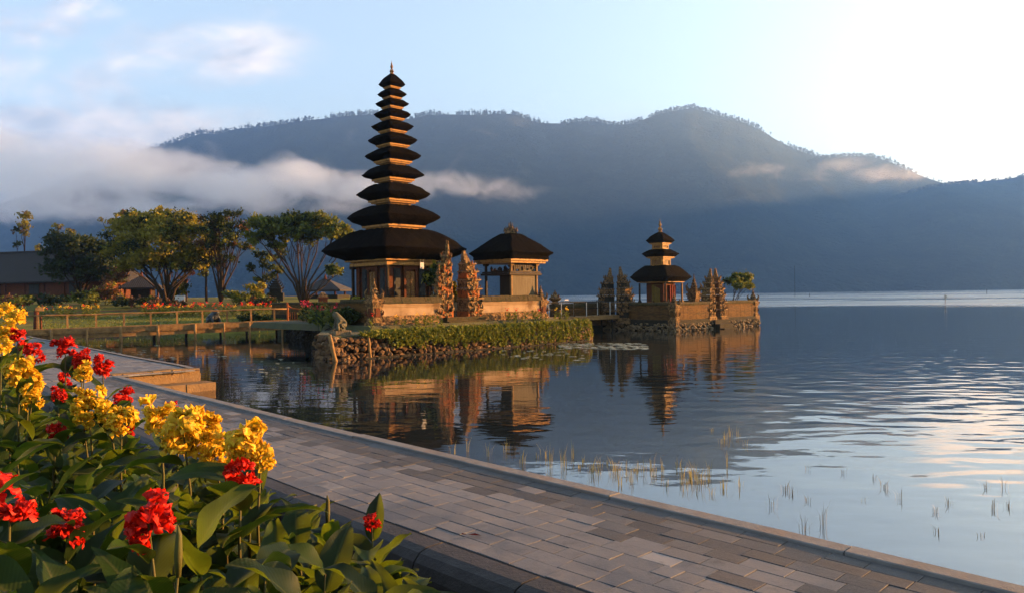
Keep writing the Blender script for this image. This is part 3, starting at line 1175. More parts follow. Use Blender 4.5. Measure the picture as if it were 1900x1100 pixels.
def gate_half(name, label, U_in, V, z0, z1, side, w, depth, seed, group, mats=None, along='U', slim=1.0, ws=None):
    """one half of a split gate: a flat inner face, a stepped and carved outer side. local x runs away from the opening"""
    rnd = random.Random(seed)
    x, y = uv(U_in, V)
    base_ang = RZ if along == 'U' else RZ + math.pi / 2
    ang = base_ang + (0 if side > 0 else math.pi)
    t = thing(name, label, 'gate', (x, y, z0), ang, group)
    H = z1 - z0
    n = 7
    q = MB()
    c_ = MB()
    z = 0.0
    q.box((w * .62, 0, -.08), (w * 1.24, depth * 1.25, .3))
    hs = [.17, .15, .14, .13, .12, .11, .18]
    ds = [1.0, .9, .8, .7, .58, .46, .28] if ws is None else [1.0, .96, .9, .83, .74, .62, .42]
    ws = ws or [1.0, .88, .75, .63, .50, .38, .24]
    z = .07
    for i in range(n):
        hh = hs[i] * (H - .07)
        ww, dd = ws[i] * w, ds[i] * depth
        if i < n - 1:
            q.box((ww / 2, 0, z + hh * .36), (ww, dd, hh * .72), 0, 1 if i % 2 == 0 else 0)
            # projecting courses
            q.box((ww * .54, 0, z + hh * .78), (ww * 1.08, dd * 1.12, hh * .12 - .004), 0, 0)
            q.box((ww * .58, 0, z + hh * .90), (ww * 1.16, dd * 1.24, hh * .12 - .004), 0, 2)
            q.box((ww * .53, 0, z + hh * .05), (ww * 1.06, dd * 1.1, hh * .1), 0, 2)
            # ears and relief
            antefix(c_, ww * 1.0, 0, z + hh * .9, hh * .55, 0, 0, .24)
            for sy in (-1, 1):
                antefix(c_, ww * .92, sy * dd * .54, z + hh * .9, hh * .46, sy * .9, 0, .2)
                antefix(c_, ww * .60, sy * dd * .56, z + hh * .84, hh * .5, sy * 1.4, 1, .2)
                antefix(c_, ww * .30, sy * dd * .58, z + hh * .70, hh * .6, sy * 1.57, 0, .2)
                k = 6 if i < 3 else 4
                for j in range(k):
                    xx = ww * (.2 + .7 * j / k) + rnd.uniform(-.02, .02)
                    c_.blob((xx, sy * dd * .53, z + hh * rnd.uniform(.25, .6)), (ww * rnd.uniform(.07, .13), dd * .065, hh * rnd.uniform(.10, .2)), rnd.choice((0, 1, 2, 2)), .6, 1, rnd)
            for j in range(7):
                c_.blob((ww * 1.04, dd * rnd.uniform(-.4, .4), z + hh * rnd.uniform(.2, .6)), (ww * .06, dd * .12, hh * rnd.uniform(.1, .2)), rnd.choice((0, 1, 2)), .6, 1, rnd)
        else:
            for j in range(4):
                t_ = j / 4
                q.box((ww * (1 - t_ * .75) * .5, 0, z + hh * (t_ + .125)), (ww * (1 - t_ * .75), dd * (1 - t_ * .75), hh * .25 - .004), 0, 0, .75)
                antefix(c_, ww * (1 - t_) * .8, 0, z + hh * t_, hh * .3, 0)
        z += hh
    mats = mats or [M_STONE, M_GATEBRICK, M_GATEHIGHLIGHT]
    q.build('tower', mats, t)
    c_.build('carving', mats, t)
    return t


WV = 27.3
wall_run('compound_wall', 'cream temple wall with mossy coping left of the split gate', (19.27, WV), (22.55, WV), GZ - .02, 2.27)
wall_run('compound_wall', 'cream temple wall with mossy coping in front of the open shrine', (25.0, WV), (29.15, WV), GZ - .02, 2.27)
wall_run('compound_wall', 'shaded side wall of the temple court facing the footbridge', (19.0, 29.6), (19.0, WV + .3), GZ - .02, 2.2, .34, 'worn')
wall_run('compound_wall', 'temple court wall on the side of the lake, behind the open shrine', (29.4, WV + .3), (29.4, 36.0), GZ - .02, 2.2)
pillar('wall_pillar', 'carved stone corner pillar at the left end of the cream temple wall', 19.0, WV, GZ - .1, 3.05, .52, 'corner pillars of the temple walls', None, 3)
pillar('wall_pillar', 'carved corner pillar at the right end of the temple wall, beside the open shrine', 29.42, WV, GZ - .1, 2.78, .5, 'corner pillars of the temple walls', None, 4)
# low winged pillar standing in front, left of the gate
gate_half('split_gate', 'left, taller half of the carved split gate before the pagoda', 23.36, 27.55, GZ, 4.86, -1, .72, .66, 21, 'halves of the split gate of the pagoda', None, 'U', 1, [1.0, .96, .90, .80, .62, .36, .20])
gate_half('split_gate', 'right half of the carved split gate before the pagoda, by the open shrine', 24.22, 27.55, GZ, 4.42, 1, .85, .84, 22, 'halves of the split gate of the pagoda', None, 'U', 1, [1.0, .96, .90, .84, .76, .66, .50])
gate_half('gate_wing', 'low carved wing at the left foot of the split gate', 22.62, 27.3, GZ, 3.75, -1, .34, .34, 25, None)
st = thing('gate_steps', 'mossy stone steps below the split gate of the pagoda', 'steps', (*uv(23.85, 26.75), .87), RZ)
for k in range(3):
    q = MB()
    q.box((0, -.36 + .3 * k, .02 + .09 * k), (3.0 - .3 * k, .3, .2 + .18 * k - .06), 0, 0, 1, None, .02)
    q.build('step', M_COPING, st)


# ---------------------------------------------------------------- the island itself
def island_ground():
    mt, nt, b, o = new_mat('island_grass')
    v = nt.pos()
    c = nt.mix(nt.mapr(nt.noise(v, 1.2, 6, .6), .35, .65), (.022, .028, .008), (.045, .045, .012))
    c = nt.mix(nt.mapr(nt.noise(v, .5, 5, .65), .5, .65), c, (.04, .028, .016))
    nt.put(b.inputs['Base Color'], c)
    b.inputs['Roughness'].default_value = 1
    nt.put(b.inputs['Normal'], nt.bump(nt.noise(v, 18, 5, .7), .9, .05))
    outl = [(15.2, 24.45), (29.4, 24.3), (30.3, 25.0), (30.5, 27), (30.5, 44), (23.3, 44), (23.1, 42.0), (22.2, 38.5), (19.8, 33.5), (17.8, 29.5), (15.6, 26.2)]
    q = MB()
    n = len(outl)
    top = [(*uv(U, V), .87) for U, V in outl]
    bot = [(*uv(U, V), -1) for U, V in outl]
    q.add(top + bot, [tuple(range(n))] + [(i, n + i, n + (i + 1) % n, (i + 1) % n) for i in range(n)])
    inn = [(18.3, 26.5), (29.9, 26.5), (30.1, 37.5), (18.6, 37.5)]
    q.add([(*uv(U, V), GZ) for U, V in inn] + [(*uv(*((U + (U - 24) * .03), (V + (V - 32) * .03))), .8) for U, V in inn],
          [(0, 1, 2, 3)] + [(i, 4 + i, 4 + (i + 1) % 4, (i + 1) % 4) for i in range(4)])
    tag(q.build('island_ground', mt), kind='structure')


island_ground()


def stone_wall(name, label, runs, z_top, size, seed, mat, core_mat=None):
    """a dry stone wall: a dark core and every stone modelled on its face"""
    rnd = random.Random(seed)
    t = thing(name, label, 'wall', (*uv(*runs[0][0]), 0))
    org = Vector((*uv(*runs[0][0]), 0))
    q = MB()
    core = MB()
    for (p0, p1, outn) in runs:
        a, b = Vector((*uv(*p0), 0)) - org, Vector((*uv(*p1), 0)) - org
        L = (b - a).length
        d = (b - a) / L
        nrm = Vector((d.y, -d.x, 0)) * outn
        ang = math.atan2(d.y, d.x)
        mid = (a + b) / 2 - nrm * .16
        core.box((mid.x, mid.y, (z_top - .7) / 2 - .02), (L, .3, z_top + .62), ang)
        nrow = max(2, int((z_top + .2) / (size * .72)))
        for row in range(nrow):
            x = -rnd.random() * size
            while x < L:
                w = size * rnd.uniform(.55, 1.6)
                hh = size * rnd.uniform(.6, 1.35)
                zc = -.15 + (z_top + .15) * (row + .5) / nrow + rnd.uniform(-.4, .4) * size
                zc = min(zc, z_top - hh * .42)
                p = a + d * (x + w / 2) + nrm * (.02 + .16 * (1 - (zc + .2) / (z_top + .2)) + rnd.uniform(-.04, .05))
                q.blob((p.x, p.y, zc), (w * .55, .12, hh * .52), 0, .42, 1, rnd, rz=ang)
                x += w * .92
    core.build('core', core_mat or M_MUD, t)
    q.build('stones', mat, t, smooth=False)
    return t


stone_wall('retaining_wall', 'rough stone retaining wall of the temple island rising from the water',
           [((15.2, 24.4), (29.4, 24.25), 1), ((15.6, 26.2), (15.2, 24.4), 1), ((29.4, 24.25), (30.4, 25.0), 1)], .86, .20, 11, M_STONES)

stone_wall('mossy_bank', 'dark mossy stone bank at the left edge of the temple island',
           [((17.8, 29.5), (15.6, 26.2), 1), ((19.8, 33.5), (17.8, 29.5), 1), ((22.2, 38.5), (19.8, 33.5), 1), ((23.1, 42.0), (22.2, 38.5), 1)], .80, .24, 18, M_MUD)

# the pale concrete lip just above the water line
q = MB()
for k in range(24):
    u0 = 16.2 + 13.2 * k / 24
    x, y = uv(u0 + .27, 24.02 - .02 * math.sin(k * 2.1))
    q.box((x, y, .0), (.52, .16, .09 + .02 * math.sin(k)), RZ, 0, .9)
tag(q.build('wall_footing', M_STONE2), 'pale footing ledge along the water line of the island wall', 'ledge')

for i, (px, py0, px1, py1, lab) in enumerate([(611, 622, 627, 667, 'thick timber stake leaning on the left corner of the island wall'), (683, 624, 690, 662, 'thinner timber stake leaning on the middle of the island wall, left of the ivy')]):
    U0, z0 = ray_V(px1, py1, 23.95)
    U1, z1 = ray_V(px, py0, 24.12)
    a, b = Vector((*uv(U1, 24.12), z1 + .03)), Vector((*uv(U0, 23.95), -.4))
    q = MB()
    r = .075 if i == 0 else .05
    pts = [a.lerp(b, k / 5) + Vector((.012 * math.sin(k * 2), 0, 0)) - a for k in range(6)]
    q.tube(pts, [r * .9, r, r * 1.03, r, r * 1.05, r], 8)
    tag(q.build('wooden_stake', M_BAREWOOD, None, a, smooth=True), lab, 'stake', 'stakes in front of the island wall')


def leaf_cloud(points, size, rnd, jit=.4, aspect=1.6, up=.0):
    """small folded leaf quads at the given points; returns vertex and face arrays"""
    n = len(points)
    P = np.asarray(points, np.float32)
    rs = np.random.RandomState(rnd)
    d = rs.normal(size=(n, 3)).astype(np.float32)
    d[:, 2] += up
    d /= np.linalg.norm(d, axis=1)[:, None] + 1e-6
    e = rs.normal(size=(n, 3)).astype(np.float32)
    e -= (e * d).sum(1)[:, None] * d
    e /= np.linalg.norm(e, axis=1)[:, None] + 1e-6
    nn = np.cross(d, e)
    s = (size * (1 + jit * (rs.rand(n).astype(np.float32) * 2 - 1)))[:, None]
    a = P - d * s * .5 * aspect
    c = P + d * s * .5 * aspect
    b = P + e * s * .5 + nn * s * .12
    f = P - e * s * .5 + nn * s * .12
    V_ = np.stack([a, b, c, f], 1).reshape(-1, 3)
    Fq = np.arange(4 * n).reshape(n, 4)
    return V_, Fq


def ivy():
    rnd = random.Random(8)
    pts = []
    for k in range(21000):
        u = rnd.uniform(16.2, 30.6)
        amount = smoothstep(15.8, 19.0, u) * (.55 + .45 * smoothstep(21, 25, u))
        strand = .5 + .5 * mnoise.noise(Vector((u * 3.0, 1.7, 0))) + .35 * mnoise.noise(Vector((u * 9.0, 4.7, 0)))
        drop = (.10 + 1.0 * amount * max(.04, strand * 1.5 + .05))
        t = rnd.random() ** 1.4
        z = .96 - drop * t + rnd.uniform(-.06, .10 + .16 * max(0, mnoise.noise(Vector((u * 2.1, 9.0, 0))))) * (1 - t)
        if rnd.random() > amount + .12 or z < .06:
            continue
        v = 24.22 - .18 * rnd.random() * (.5 + t) + (.35 * rnd.random() if t < .12 else 0)
        if u > 29.4:
            v += (u - 29.4) * .65
        x, y = uv(u, v)
        pts.append((x, y, z))
    V_, Fq = leaf_cloud(pts, .075, 3)
    o = np_mesh('hanging_ivy', V_, Fq, M_LEAF_IVY)
    tag(o, 'green creeper hanging over the top of the island stone wall', 'creeper', kind='stuff')


ivy()
# ================================================================ the smaller shrine island
IU0, IU1, IV0, IV1 = 39.4, 49.6, 25.6, 33.5
Z2 = .56
T3 = [(28.2, 440, 447.0, 451.5, 454.5, 463.5, 431.0), (36.3, 463.0, 471.5, 477.0, 480.5, 494.5, None), (60.0, 493.2, 514.5, 523.0, 525.5, None, None)]
meru, MZ, MS = pagoda('small_pagoda', 'small pagoda of three black thatched roofs on the far walled islet', 42.5, 28.7, T3, Z2 + .25, 406, 1226.5, 1, 1, .74)
pb = MB()
sqbox(pb, 1.2, -.5, .5)
sqbox(pb, 1.05, .5, .8)
pb.build('plinth', M_STONE2, meru)
mt_ = MZ(525.5)
pb = MB()
sqbox(pb, .66, .8, mt_)
pb.build('wall', M_BRICKISH, meru)
for sx in (-1, 1):
    for sy in (-1, 1):
        pb = MB()
        pb.box((sx * .98, sy * .98, (.8 + mt_) / 2), (.10, .10, mt_ - .8), 0, 0, 1, None, .015)
        pb.box((sx * .98, sy * .98, .9), (.2, .2, .2), 0, 0, .8)
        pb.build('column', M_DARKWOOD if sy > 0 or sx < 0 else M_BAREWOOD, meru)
# window frames in the necks of the upper roofs
for rf in [c for c in meru.children if c.name.startswith('thatched_roof')]:
    for fz in [c for c in rf.children if c.name.startswith('carved_frieze')]:
        bb = [Vector(v) for v in fz.bound_box]
        hx = max(v.x for v in bb)
        fz.data.materials[0] = M_DOORGOLD
        z0, z1 = min(v.z for v in bb), max(v.z for v in bb)
        w = MB()
        for a in range(4):
            al = a * 1.5708
            Mx = Matrix.Rotation(al, 3, 'Z')
            for sx in (-1, 1):
                w.box(Mx @ Vector((sx * hx * .86, -hx - .02, (z0 + z1) / 2 + .05)), (.06, .06, (z1 - z0) * .8), al)
            w.box(Mx @ Vector((0, -hx - .02, z1 - .05)), (hx * 1.9, .07, .07), al)
            w.box(Mx @ Vector((0, -hx - .02, z0 + .18)), (hx * 1.9, .07, .06), al)
        w.build('frame', M_WOOD_GOLD, rf)
x, y = uv(42.75, 27.95)
q = MB()
rnd = random.Random(4)
for k in range(7):
    q.box((-.28 + .09 * k, .03 * math.sin(k * 2.2), 0), (.095, .05, 1.0 + .1 * math.sin(k)), 0, 0, (1, .8))
q.tube([(-.36, 0, .52), (.36, 0, .52)], .02, 6)
q.tube([(-.34, 0, .52), (-.34, 0, -.9)], .02, 6)
q.tube([(.34, 0, .52), (.34, 0, -.9)], .02, 6)
tag(q.build('shrine_cloth', M_RED, None, (x, y, Z2 + 1.7), RZ), 'red cloth hung before the small pagoda on the islet', 'cloth')
x, y = uv(41.75, 28.55)
q = MB()
for k in range(6):
    q.box((-.25 + .1 * k, .03 * math.sin(k * 2.2), -.05 * k), (.105, .05, 1.0), 0, 0, (1, .8))
q.tube([(-.33, 0, .5), (.33, 0, .5)], .02, 6)
q.tube([(-.32, 0, .5), (-.32, 0, -1.0)], .02, 6)
tag(q.build('shrine_cloth', M_YELLOWCLOTH, None, (x, y, Z2 + 1.75), R(-45)), 'dull yellow cloth hung on the shaded side of the small pagoda', 'cloth')

# platform, stones and walls
q = MB()
n = 4
outl = [(IU0 + .1, IV0 + .1), (IU1 - .1, IV0 + .1), (IU1 - .1, IV1), (IU0 + .1, IV1)]
q.add([(*uv(*p), Z2) for p in outl] + [(*uv(*p), -1) for p in outl], [(0, 1, 2, 3)] + [(i, 4 + i, 4 + (i + 1) % 4, (i + 1) % 4) for i in range(4)])
tag(q.build('islet_ground', M_EARTH), kind='structure')
stone_wall('stone_embankment', 'low base of pale stones under the walled islet at the water',
           [((IU0, IV0), (IU1, IV0), 1), ((IU0, IV1), (IU0, IV0), 1)], .5, .2, 14, M_PALESTONE)
wall_run('islet_wall', 'worn brown islet wall left of its split gate, lit by the sun', (IU0 + .35, IV0 + .2), (43.3, IV0 + .2), Z2 - .04, 1.74, .4, 'worn')
wall_run('islet_wall', 'worn brown islet wall right of its split gate, lit by the sun', (45.15, IV0 + .2), (IU1 - .3, IV0 + .2), Z2 - .04, 1.74, .4, 'worn')
wall_run('islet_wall', 'shaded dark islet wall facing the tall pagoda', (IU0 + .2, 29.35), (IU0 + .2, IV0 + .45), Z2 - .04, 1.74, .4, 'worn')
wall_run('islet_wall', 'short dark islet wall beyond its shaded side gate', (IU0 + .2, IV1), (IU0 + .2, 31.4), Z2 - .04, 1.74, .4, 'worn')
wall_run('islet_wall', 'far end wall of the walled islet, over the open lake', (IU1 - .2, IV0 + .45), (IU1 - .2, IV1), Z2 - .04, 1.74, .4, 'worn')
MS2 = [M_STONE, M_WALLWORN, M_GATEHIGHLIGHT]
gate_half('islet_gate', 'left half of the sunlit split gate in the islet wall', 44.0, IV0 + .3, Z2 + .1, 3.82, -1, .72, .7, 31, 'halves of the split gates of the islet', MS2, 'U', 1, [1.0, .97, .90, .80, .62, .40, .22])
gate_half('islet_gate', 'right half of the sunlit split gate in the islet wall, near the small round tree', 44.55, IV0 + .3, Z2 + .1, 3.84, 1, .72, .7, 32, 'halves of the split gates of the islet', MS2, 'U', 1, [1.0, .97, .90, .80, .62, .40, .22])
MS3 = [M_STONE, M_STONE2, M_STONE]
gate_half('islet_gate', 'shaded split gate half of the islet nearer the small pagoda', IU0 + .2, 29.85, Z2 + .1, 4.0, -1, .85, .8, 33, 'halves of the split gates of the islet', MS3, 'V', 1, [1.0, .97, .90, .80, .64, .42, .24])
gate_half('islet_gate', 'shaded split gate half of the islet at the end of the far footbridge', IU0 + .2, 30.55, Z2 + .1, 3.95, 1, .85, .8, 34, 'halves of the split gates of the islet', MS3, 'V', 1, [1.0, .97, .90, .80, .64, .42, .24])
pillar('islet_pillar', 'tall carved pillar with pointed finial just right of the small pagoda', 45.4, 28.0, Z2, 3.55, .62, 'pillars of the islet', MS2, 6)
pillar('islet_pillar', 'short carved corner pillar at the lit near corner of the islet', IU0 + .2, IV0 + .2, Z2 - .1, 2.35, .5, 'pillars of the islet', MS2, 7)
pillar('islet_pillar', 'carved corner pillar at the far right end of the islet wall', IU1 - .2, IV0 + .2, Z2 - .1, 2.55, .52, 'pillars of the islet', MS2, 8)
st = thing('landing_steps', 'low stone landing steps at the foot of the islet gate on the water', 'steps', (*uv(44.3, IV0 - .35), 0), RZ)
for k in range(3):
    q = MB()
    q.box((0, -.45 + .32 * k, .05 + .13 * k - .3), (1.7, .32, .3 + .26 * k + .3), 0, 0, 1, None, .015)
    q.build('step', M_STONE2, st)


# footbridge between the two islands
def far_bridge():
    p0, p1 = Vector((*uv(30.2, 30.15), 1.0)), Vector((*uv(39.6, 30.15), .92))
    t = thing('lake_footbridge', 'plain dark footbridge with thin railing between the two islands', 'bridge', p0, RZ)
    L = (p1 - p0).length
    q = MB()
    q.box((L / 2, 0, -.08), (L, 1.1, .1))
    q.box((L / 2, -.5, -.2), (L, .1, .16))
    q.box((L / 2, .5, -.2), (L, .1, .16))
    q.build('deck', M_BAREWOOD, t)
    for s in (-1, 1):
        r = MB()
        r.tube([(0, s * .5, .82), (L, s * .5, .82)], .03, 6)
        r.tube([(0, s * .5, .42), (L, s * .5, .42)], .015, 6)
        r.build('handrail', M_STONE2, t)
        for k in range(9):
            r = MB()
            r.tube([(L * k / 8 * .98 + .05, s * .5, -.03), (L * k / 8 * .98 + .05, s * .5, .82)], .028, 6)
            r.build('baluster', M_WHITE if k % 2 else M_STONE2, t)
    for k in range(4):
        for s in (-1, 1):
            r = MB()
            xx = 1.0 + (L - 2.0) * k / 3
            r.tube([(xx, s * .42, -.14), (xx + .05, s * .45, -2.2)], .06, 7)
            r.build('support_post', M_STONE2, t)


far_bridge()
wall_run('bridge_parapet', 'dark stone parapet behind the far footbridge, carrying a lantern', (34.6, 31.2), (39.2, 31.2), .1, 1.72, .3, 'worn')
# stone lantern on the parapet
x, y = uv(34.9, 31.2)
t = thing('stone_lantern', 'squat stone lantern on the end of the far parapet', 'lantern', (x, y, 1.70), RZ)
q = MB()
q.lathe([(.20, 0), (.24, .06), (.16, .12), (.20, .2), (.36, .28), (.40, .36), (.30, .42)], (0, 0, 0), 8)
q.build('bowl', M_STONE, t)
q = MB()
q.lathe([(.30, .425), (.20, .5), (.12, .6), (.13, .66), (.05, .74), (.01, .86)], (0, 0, 0), 8)
for a in range(4):
    antefix(q, .22 * math.cos(a * 1.57), .22 * math.sin(a * 1.57), .40, .22, a * 1.57)
q.build('cap', M_STONE, t)
# ================================================================ the garden on the mainland
def land_z(x, y):
    U, V = (x + y) * S2, (y - x) * S2
    if U < 10:
        vs_ = 46 + 9 * smoothstep(6.5, 10, U)
    else:
        vs_ = 55 - .63 * (U - 10)
    sd = V - vs_
    prof = interp([(40, .2), (46, .2), (55, .5), (63, .92), (66, 1.15), (72, 1.85), (80, 2.1), (95, 2.45), (118, 2.5)], y)
    k = x / max(y, 1)
    e = smoothstep(-.15, -.21, k) * smoothstep(150, 120, y)
    s = smoothstep(-.6, 2.2, sd)
    return -1.0 + (prof + 1.0 + .05 * mnoise.noise(Vector((x * .4, y * .4, 0)))) * e * s


def lawn():
    mt, nt, b, o = new_mat('lawn_grass')
    v = nt.pos()
    n1 = nt.noise(v, .35, 6, .6)
    n2 = nt.noise(nt.mapping(v, (.35, 1, 1)), .5, 5, .6)
    c = nt.mix(nt.mapr(n1, .35, .65), (.075, .088, .016), (.14, .135, .026))
    c = nt.mix(nt.mapr(n2, .50, .60), c, (.085, .048, .028))
    nt.put(b.inputs['Base Color'], c)
    b.inputs['Roughness'].default_value = 1
    b.inputs['Specular IOR Level'].default_value = .1
    nt.put(b.inputs['Normal'], nt.bump(nt.noise(v, 9, 6, .75), 1, .12))
    xs = np.linspace(-150, 0, 150)
    ys = np.linspace(40, 152, 120)
    vs = np.array([[(x, y, land_z(x, y)) for x in xs] for y in ys], np.float32)
    n, m_ = len(ys), len(xs)
    idx = np.arange(n * m_).reshape(n, m_)
    fs = np.stack([idx[:-1, :-1], idx[:-1, 1:], idx[1:, 1:], idx[1:, :-1]], -1).reshape(-1, 4)
    tag(np_mesh('lawn', vs.reshape(-1, 3), fs, mt, smooth=True), kind='structure')


lawn()


def grass_tufts():
    """short blades standing on the lawn and along its wet edge"""
    rs = random.Random(5)
    V_, F_ = [], []
    for k in range(9000):
        y = rs.uniform(45, 64)
        x = rs.uniform(-.62, -.2) * y
        z = land_z(x, y)
        if z < .02:
            continue
        edge = z < .25
        if not edge and rs.random() < .35:
            continue
        h = rs.uniform(.05, .13) * (2.2 if edge else 1)
        w = rs.uniform(.03, .06)
        a = rs.random() * 3.14
        o = len(V_)
        lx, ly = rs.uniform(-.6, .6) * h, rs.uniform(-.6, .6) * h
        V_ += [(x - w * math.cos(a), y - w * math.sin(a), z - .01), (x + w * math.cos(a), y + w * math.sin(a), z - .01), (x + lx, y + ly, z + h)]
        F_.append((o, o + 1, o + 2))
    o = np_mesh('lawn_blades', np.array(V_, np.float32), np.array(F_, np.int32), M_LEAF_MID)
    tag(o, 'short grass growing on the lawn behind the footbridge', 'grass', kind='stuff')


grass_tufts()


# ---------------------------------------------------------------- trees
def ground_at(px, py, D):
    x, y, z = at(px, py, D)
    return x, y, land_z(x, y)


def tree(name, label, cat, base, D, clumps, mats, nleaf, lsize, r0, stems=1, bark=None, seed=1, depth=.8, group=None, fork=.25, twig=3):
    rnd = random.Random(seed)
    x, y, z = base if len(base) == 3 else ground_at(base[0], base[1], D)
    org = Vector((x, y, z))
    t = thing(name, label, cat, org, 0, group)
    cl = []
    for (px, py, rx, rz) in clumps:
        c = Vector(at(px, py, D)) - org
        s = D / F
        c.y += rnd.uniform(-.5, .5) * rx * s * 1.2
        cl.append((c, rx * s, max(rx * depth, rz) * s, rz * s))
    tb = MB()
    top = max(c[0].z for c in cl)
    # stems fork low and run out to the clumps
    if stems == 1:
        zt = fork * top
        p0 = Vector((0, 0, -.3))
        p1 = Vector((rnd.uniform(-.1, .1), 0, zt))
        tb.tube([p0, Vector((0, 0, .15)), p0.lerp(p1, .55) + Vector((rnd.uniform(-.08, .08), 0, 0)), p1], [r0 * 1.5, r0 * 1.1, r0, r0 * .85], 8)
        starts = [p1]
    else:
        starts = [Vector((rnd.uniform(-1, 1) * r0 * 1.4, rnd.uniform(-1, 1) * r0, -.2)) for _ in range(stems)]
    for i, (c, rx, ry, rz) in enumerate(cl):
        s = starts[i % len(starts)]
        tgt = c - Vector((0, 0, rz * .3))
        d = tgt - s
        mid1 = s + d * .33 + Vector((-d.x * .12, -d.y * .12, abs(d.z) * .02)) + Vector((rnd.uniform(-.2, .2), rnd.uniform(-.2, .2), 0)) * r0 * 4
        mid2 = s + d * .68 + Vector((rnd.uniform(-.3, .3), rnd.uniform(-.3, .3), 0)) * r0 * 4
        ra = r0 * (.62 if stems == 1 else .75)
        tb.tube([s, mid1, mid2, tgt], [ra, ra * .72, ra * .45, ra * .18], 6)
        for k in range(twig):
            st_ = mid1.lerp(tgt, rnd.uniform(.2, .9))
            a = rnd.random() * 6.28
            e = c + Vector((math.cos(a) * rx * .75, math.sin(a) * ry * .75, rnd.uniform(-.4, .6) * rz))
            m2 = st_.lerp(e, .5) + Vector((rnd.uniform(-.2, .2), rnd.uniform(-.2, .2), .1)) * r0 * 3
            tb.tube([st_, m2, e], [ra * .32, ra * .2, ra * .06], 5)
    tb.build('trunk', bark or M_BARK, t, smooth=True)
    tot = sum(c[1] * c[3] for c in cl)
    mats = mats if isinstance(mats, list) else [mats]
    pts = [[] for _ in mats]
    for (c, rx, ry, rz) in cl:
        n = int(nleaf * rx * rz / tot)
        # each clump is a shell of smaller tufts
        tufts = []
        for _ in range(max(4, int(rx * rz * 9 + 6))):
            v = Vector((rnd.gauss(0, 1), rnd.gauss(0, 1), rnd.gauss(0, 1))).normalized()
            q_ = rnd.uniform(.62, 1.04)
            if v.z < -.35 and rnd.random() < .6:
                v.z *= -.5
            tufts.append((Vector((c.x + v.x * rx * q_, c.y + v.y * ry * q_, c.z + v.z * rz * q_)), rnd.uniform(.16, .34) * min(rx, rz * 1.6) + lsize, rnd.randrange(len(mats)) if rnd.random() < .5 else 0))
        for _ in range(n):
            tp, tr, mi = rnd.choice(tufts)
            g = Vector((rnd.gauss(0, .5), rnd.gauss(0, .5), rnd.gauss(0, .38))) * tr
            pts[mi].append(tp + g)
    Vs, Fs, Ms = [], [], []
    off = 0
    for mi, pp in enumerate(pts):
        if not pp:
            continue
        a, f = leaf_cloud([tuple(p) for p in pp], lsize, seed + mi, .45, 1.5)
        Vs.append(a)
        Fs.append(f + off)
        Ms.append(np.full(len(f), mi))
        off += len(a)
    np_mesh('crown', np.concatenate(Vs), np.concatenate(Fs), mats, t, mi=np.concatenate(Ms))
    return t


tree('broad_tree', 'large round tree with golden green crown and pale forking trunks', 'tree', (310, 556), 74,
     [(238, 432, 36, 26), (232, 466, 34, 22), (285, 412, 42, 22), (332, 418, 44, 26), (372, 442, 34, 28), (368, 474, 36, 20), (300, 450, 60, 30), (262, 484, 42, 16), (325, 482, 50, 16), (300, 394, 14, 9), (258, 410, 26, 16), (392, 460, 16, 22), (285, 480, 46, 16), (345, 488, 46, 12), (240, 492, 30, 10)],
     [M_LEAF_GOLD, M_LEAF_MID, M_LEAF_DARK], 34000, .18, .20, 4, M_BARK, 11)
tree('spreading_tree', 'wide flat crowned tree with bare fanning branches left of the pagoda', 'tree', (560, 558), 70,
     [(498, 418, 34, 17), (545, 412, 38, 15), (592, 414, 34, 17), (625, 430, 28, 13), (485, 440, 26, 12), (530, 436, 34, 14), (580, 436, 34, 14), (642, 440, 18, 9), (512, 458, 18, 8), (555, 425, 30, 14), (622, 505, 16, 12)],
     [M_LEAF_MID, M_LEAF_DARK], 14000, .19, .155, 5, M_BARK, 12, .9, None, .25, 5)
tree('thin_tree', 'tall slim tree with bronze tinted sparse crown between the two broad trees', 'tree', (411, 559), 72,
     [(400, 408, 24, 13), (430, 398, 20, 10), (392, 425, 26, 15), (436, 424, 26, 16), (418, 444, 32, 14), (450, 458, 22, 9), (388, 455, 18, 10), (408, 420, 20, 15), (402, 490, 9, 12), (425, 480, 12, 9)],
     [M_LEAF_DARK, M_LEAF_BROWN, M_LEAF_MID], 5200, .15, .17, 2, M_BARK, 13, .8, None, .3, 6)
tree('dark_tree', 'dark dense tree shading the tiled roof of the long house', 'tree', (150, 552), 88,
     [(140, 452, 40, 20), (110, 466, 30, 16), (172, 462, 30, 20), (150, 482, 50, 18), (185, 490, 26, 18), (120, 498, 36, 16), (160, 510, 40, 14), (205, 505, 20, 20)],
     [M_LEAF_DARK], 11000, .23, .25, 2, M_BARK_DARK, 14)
POLE = 'slim tufted trees beyond the house roof'
tree('pole_tree', 'slim tufted tree, tallest above the left end of the long roof', 'tree', (45, 552), 112, [(44, 402, 8, 9), (50, 418, 8, 7), (39, 420, 6, 5), (46, 434, 5, 5)], [M_LEAF_GOLD, M_LEAF_BROWN], 420, .30, .10, 1, M_BARK_DARK, 15, .9, POLE, .5, 2)
tree('pole_tree', 'short slim tree with a single dark tuft left of the tallest tufted tree', 'tree', (34, 552), 112, [(31, 430, 5, 5), (33, 455, 4, 7)], [M_LEAF_DARK, M_LEAF_BROWN], 130, .28, .08, 1, M_BARK_DARK, 16, .9, POLE, .5, 2)
tree('pole_tree', 'slim tree with three small tufts beside the dark dense tree', 'tree', (108, 552), 110, [(108, 420, 6, 4), (132, 431, 7, 5), (97, 441, 4, 5), (70, 462, 4, 6)], [M_LEAF_GOLD, M_LEAF_BROWN], 260, .28, .09, 1, M_BARK_DARK, 17, .9, POLE, .5, 2)
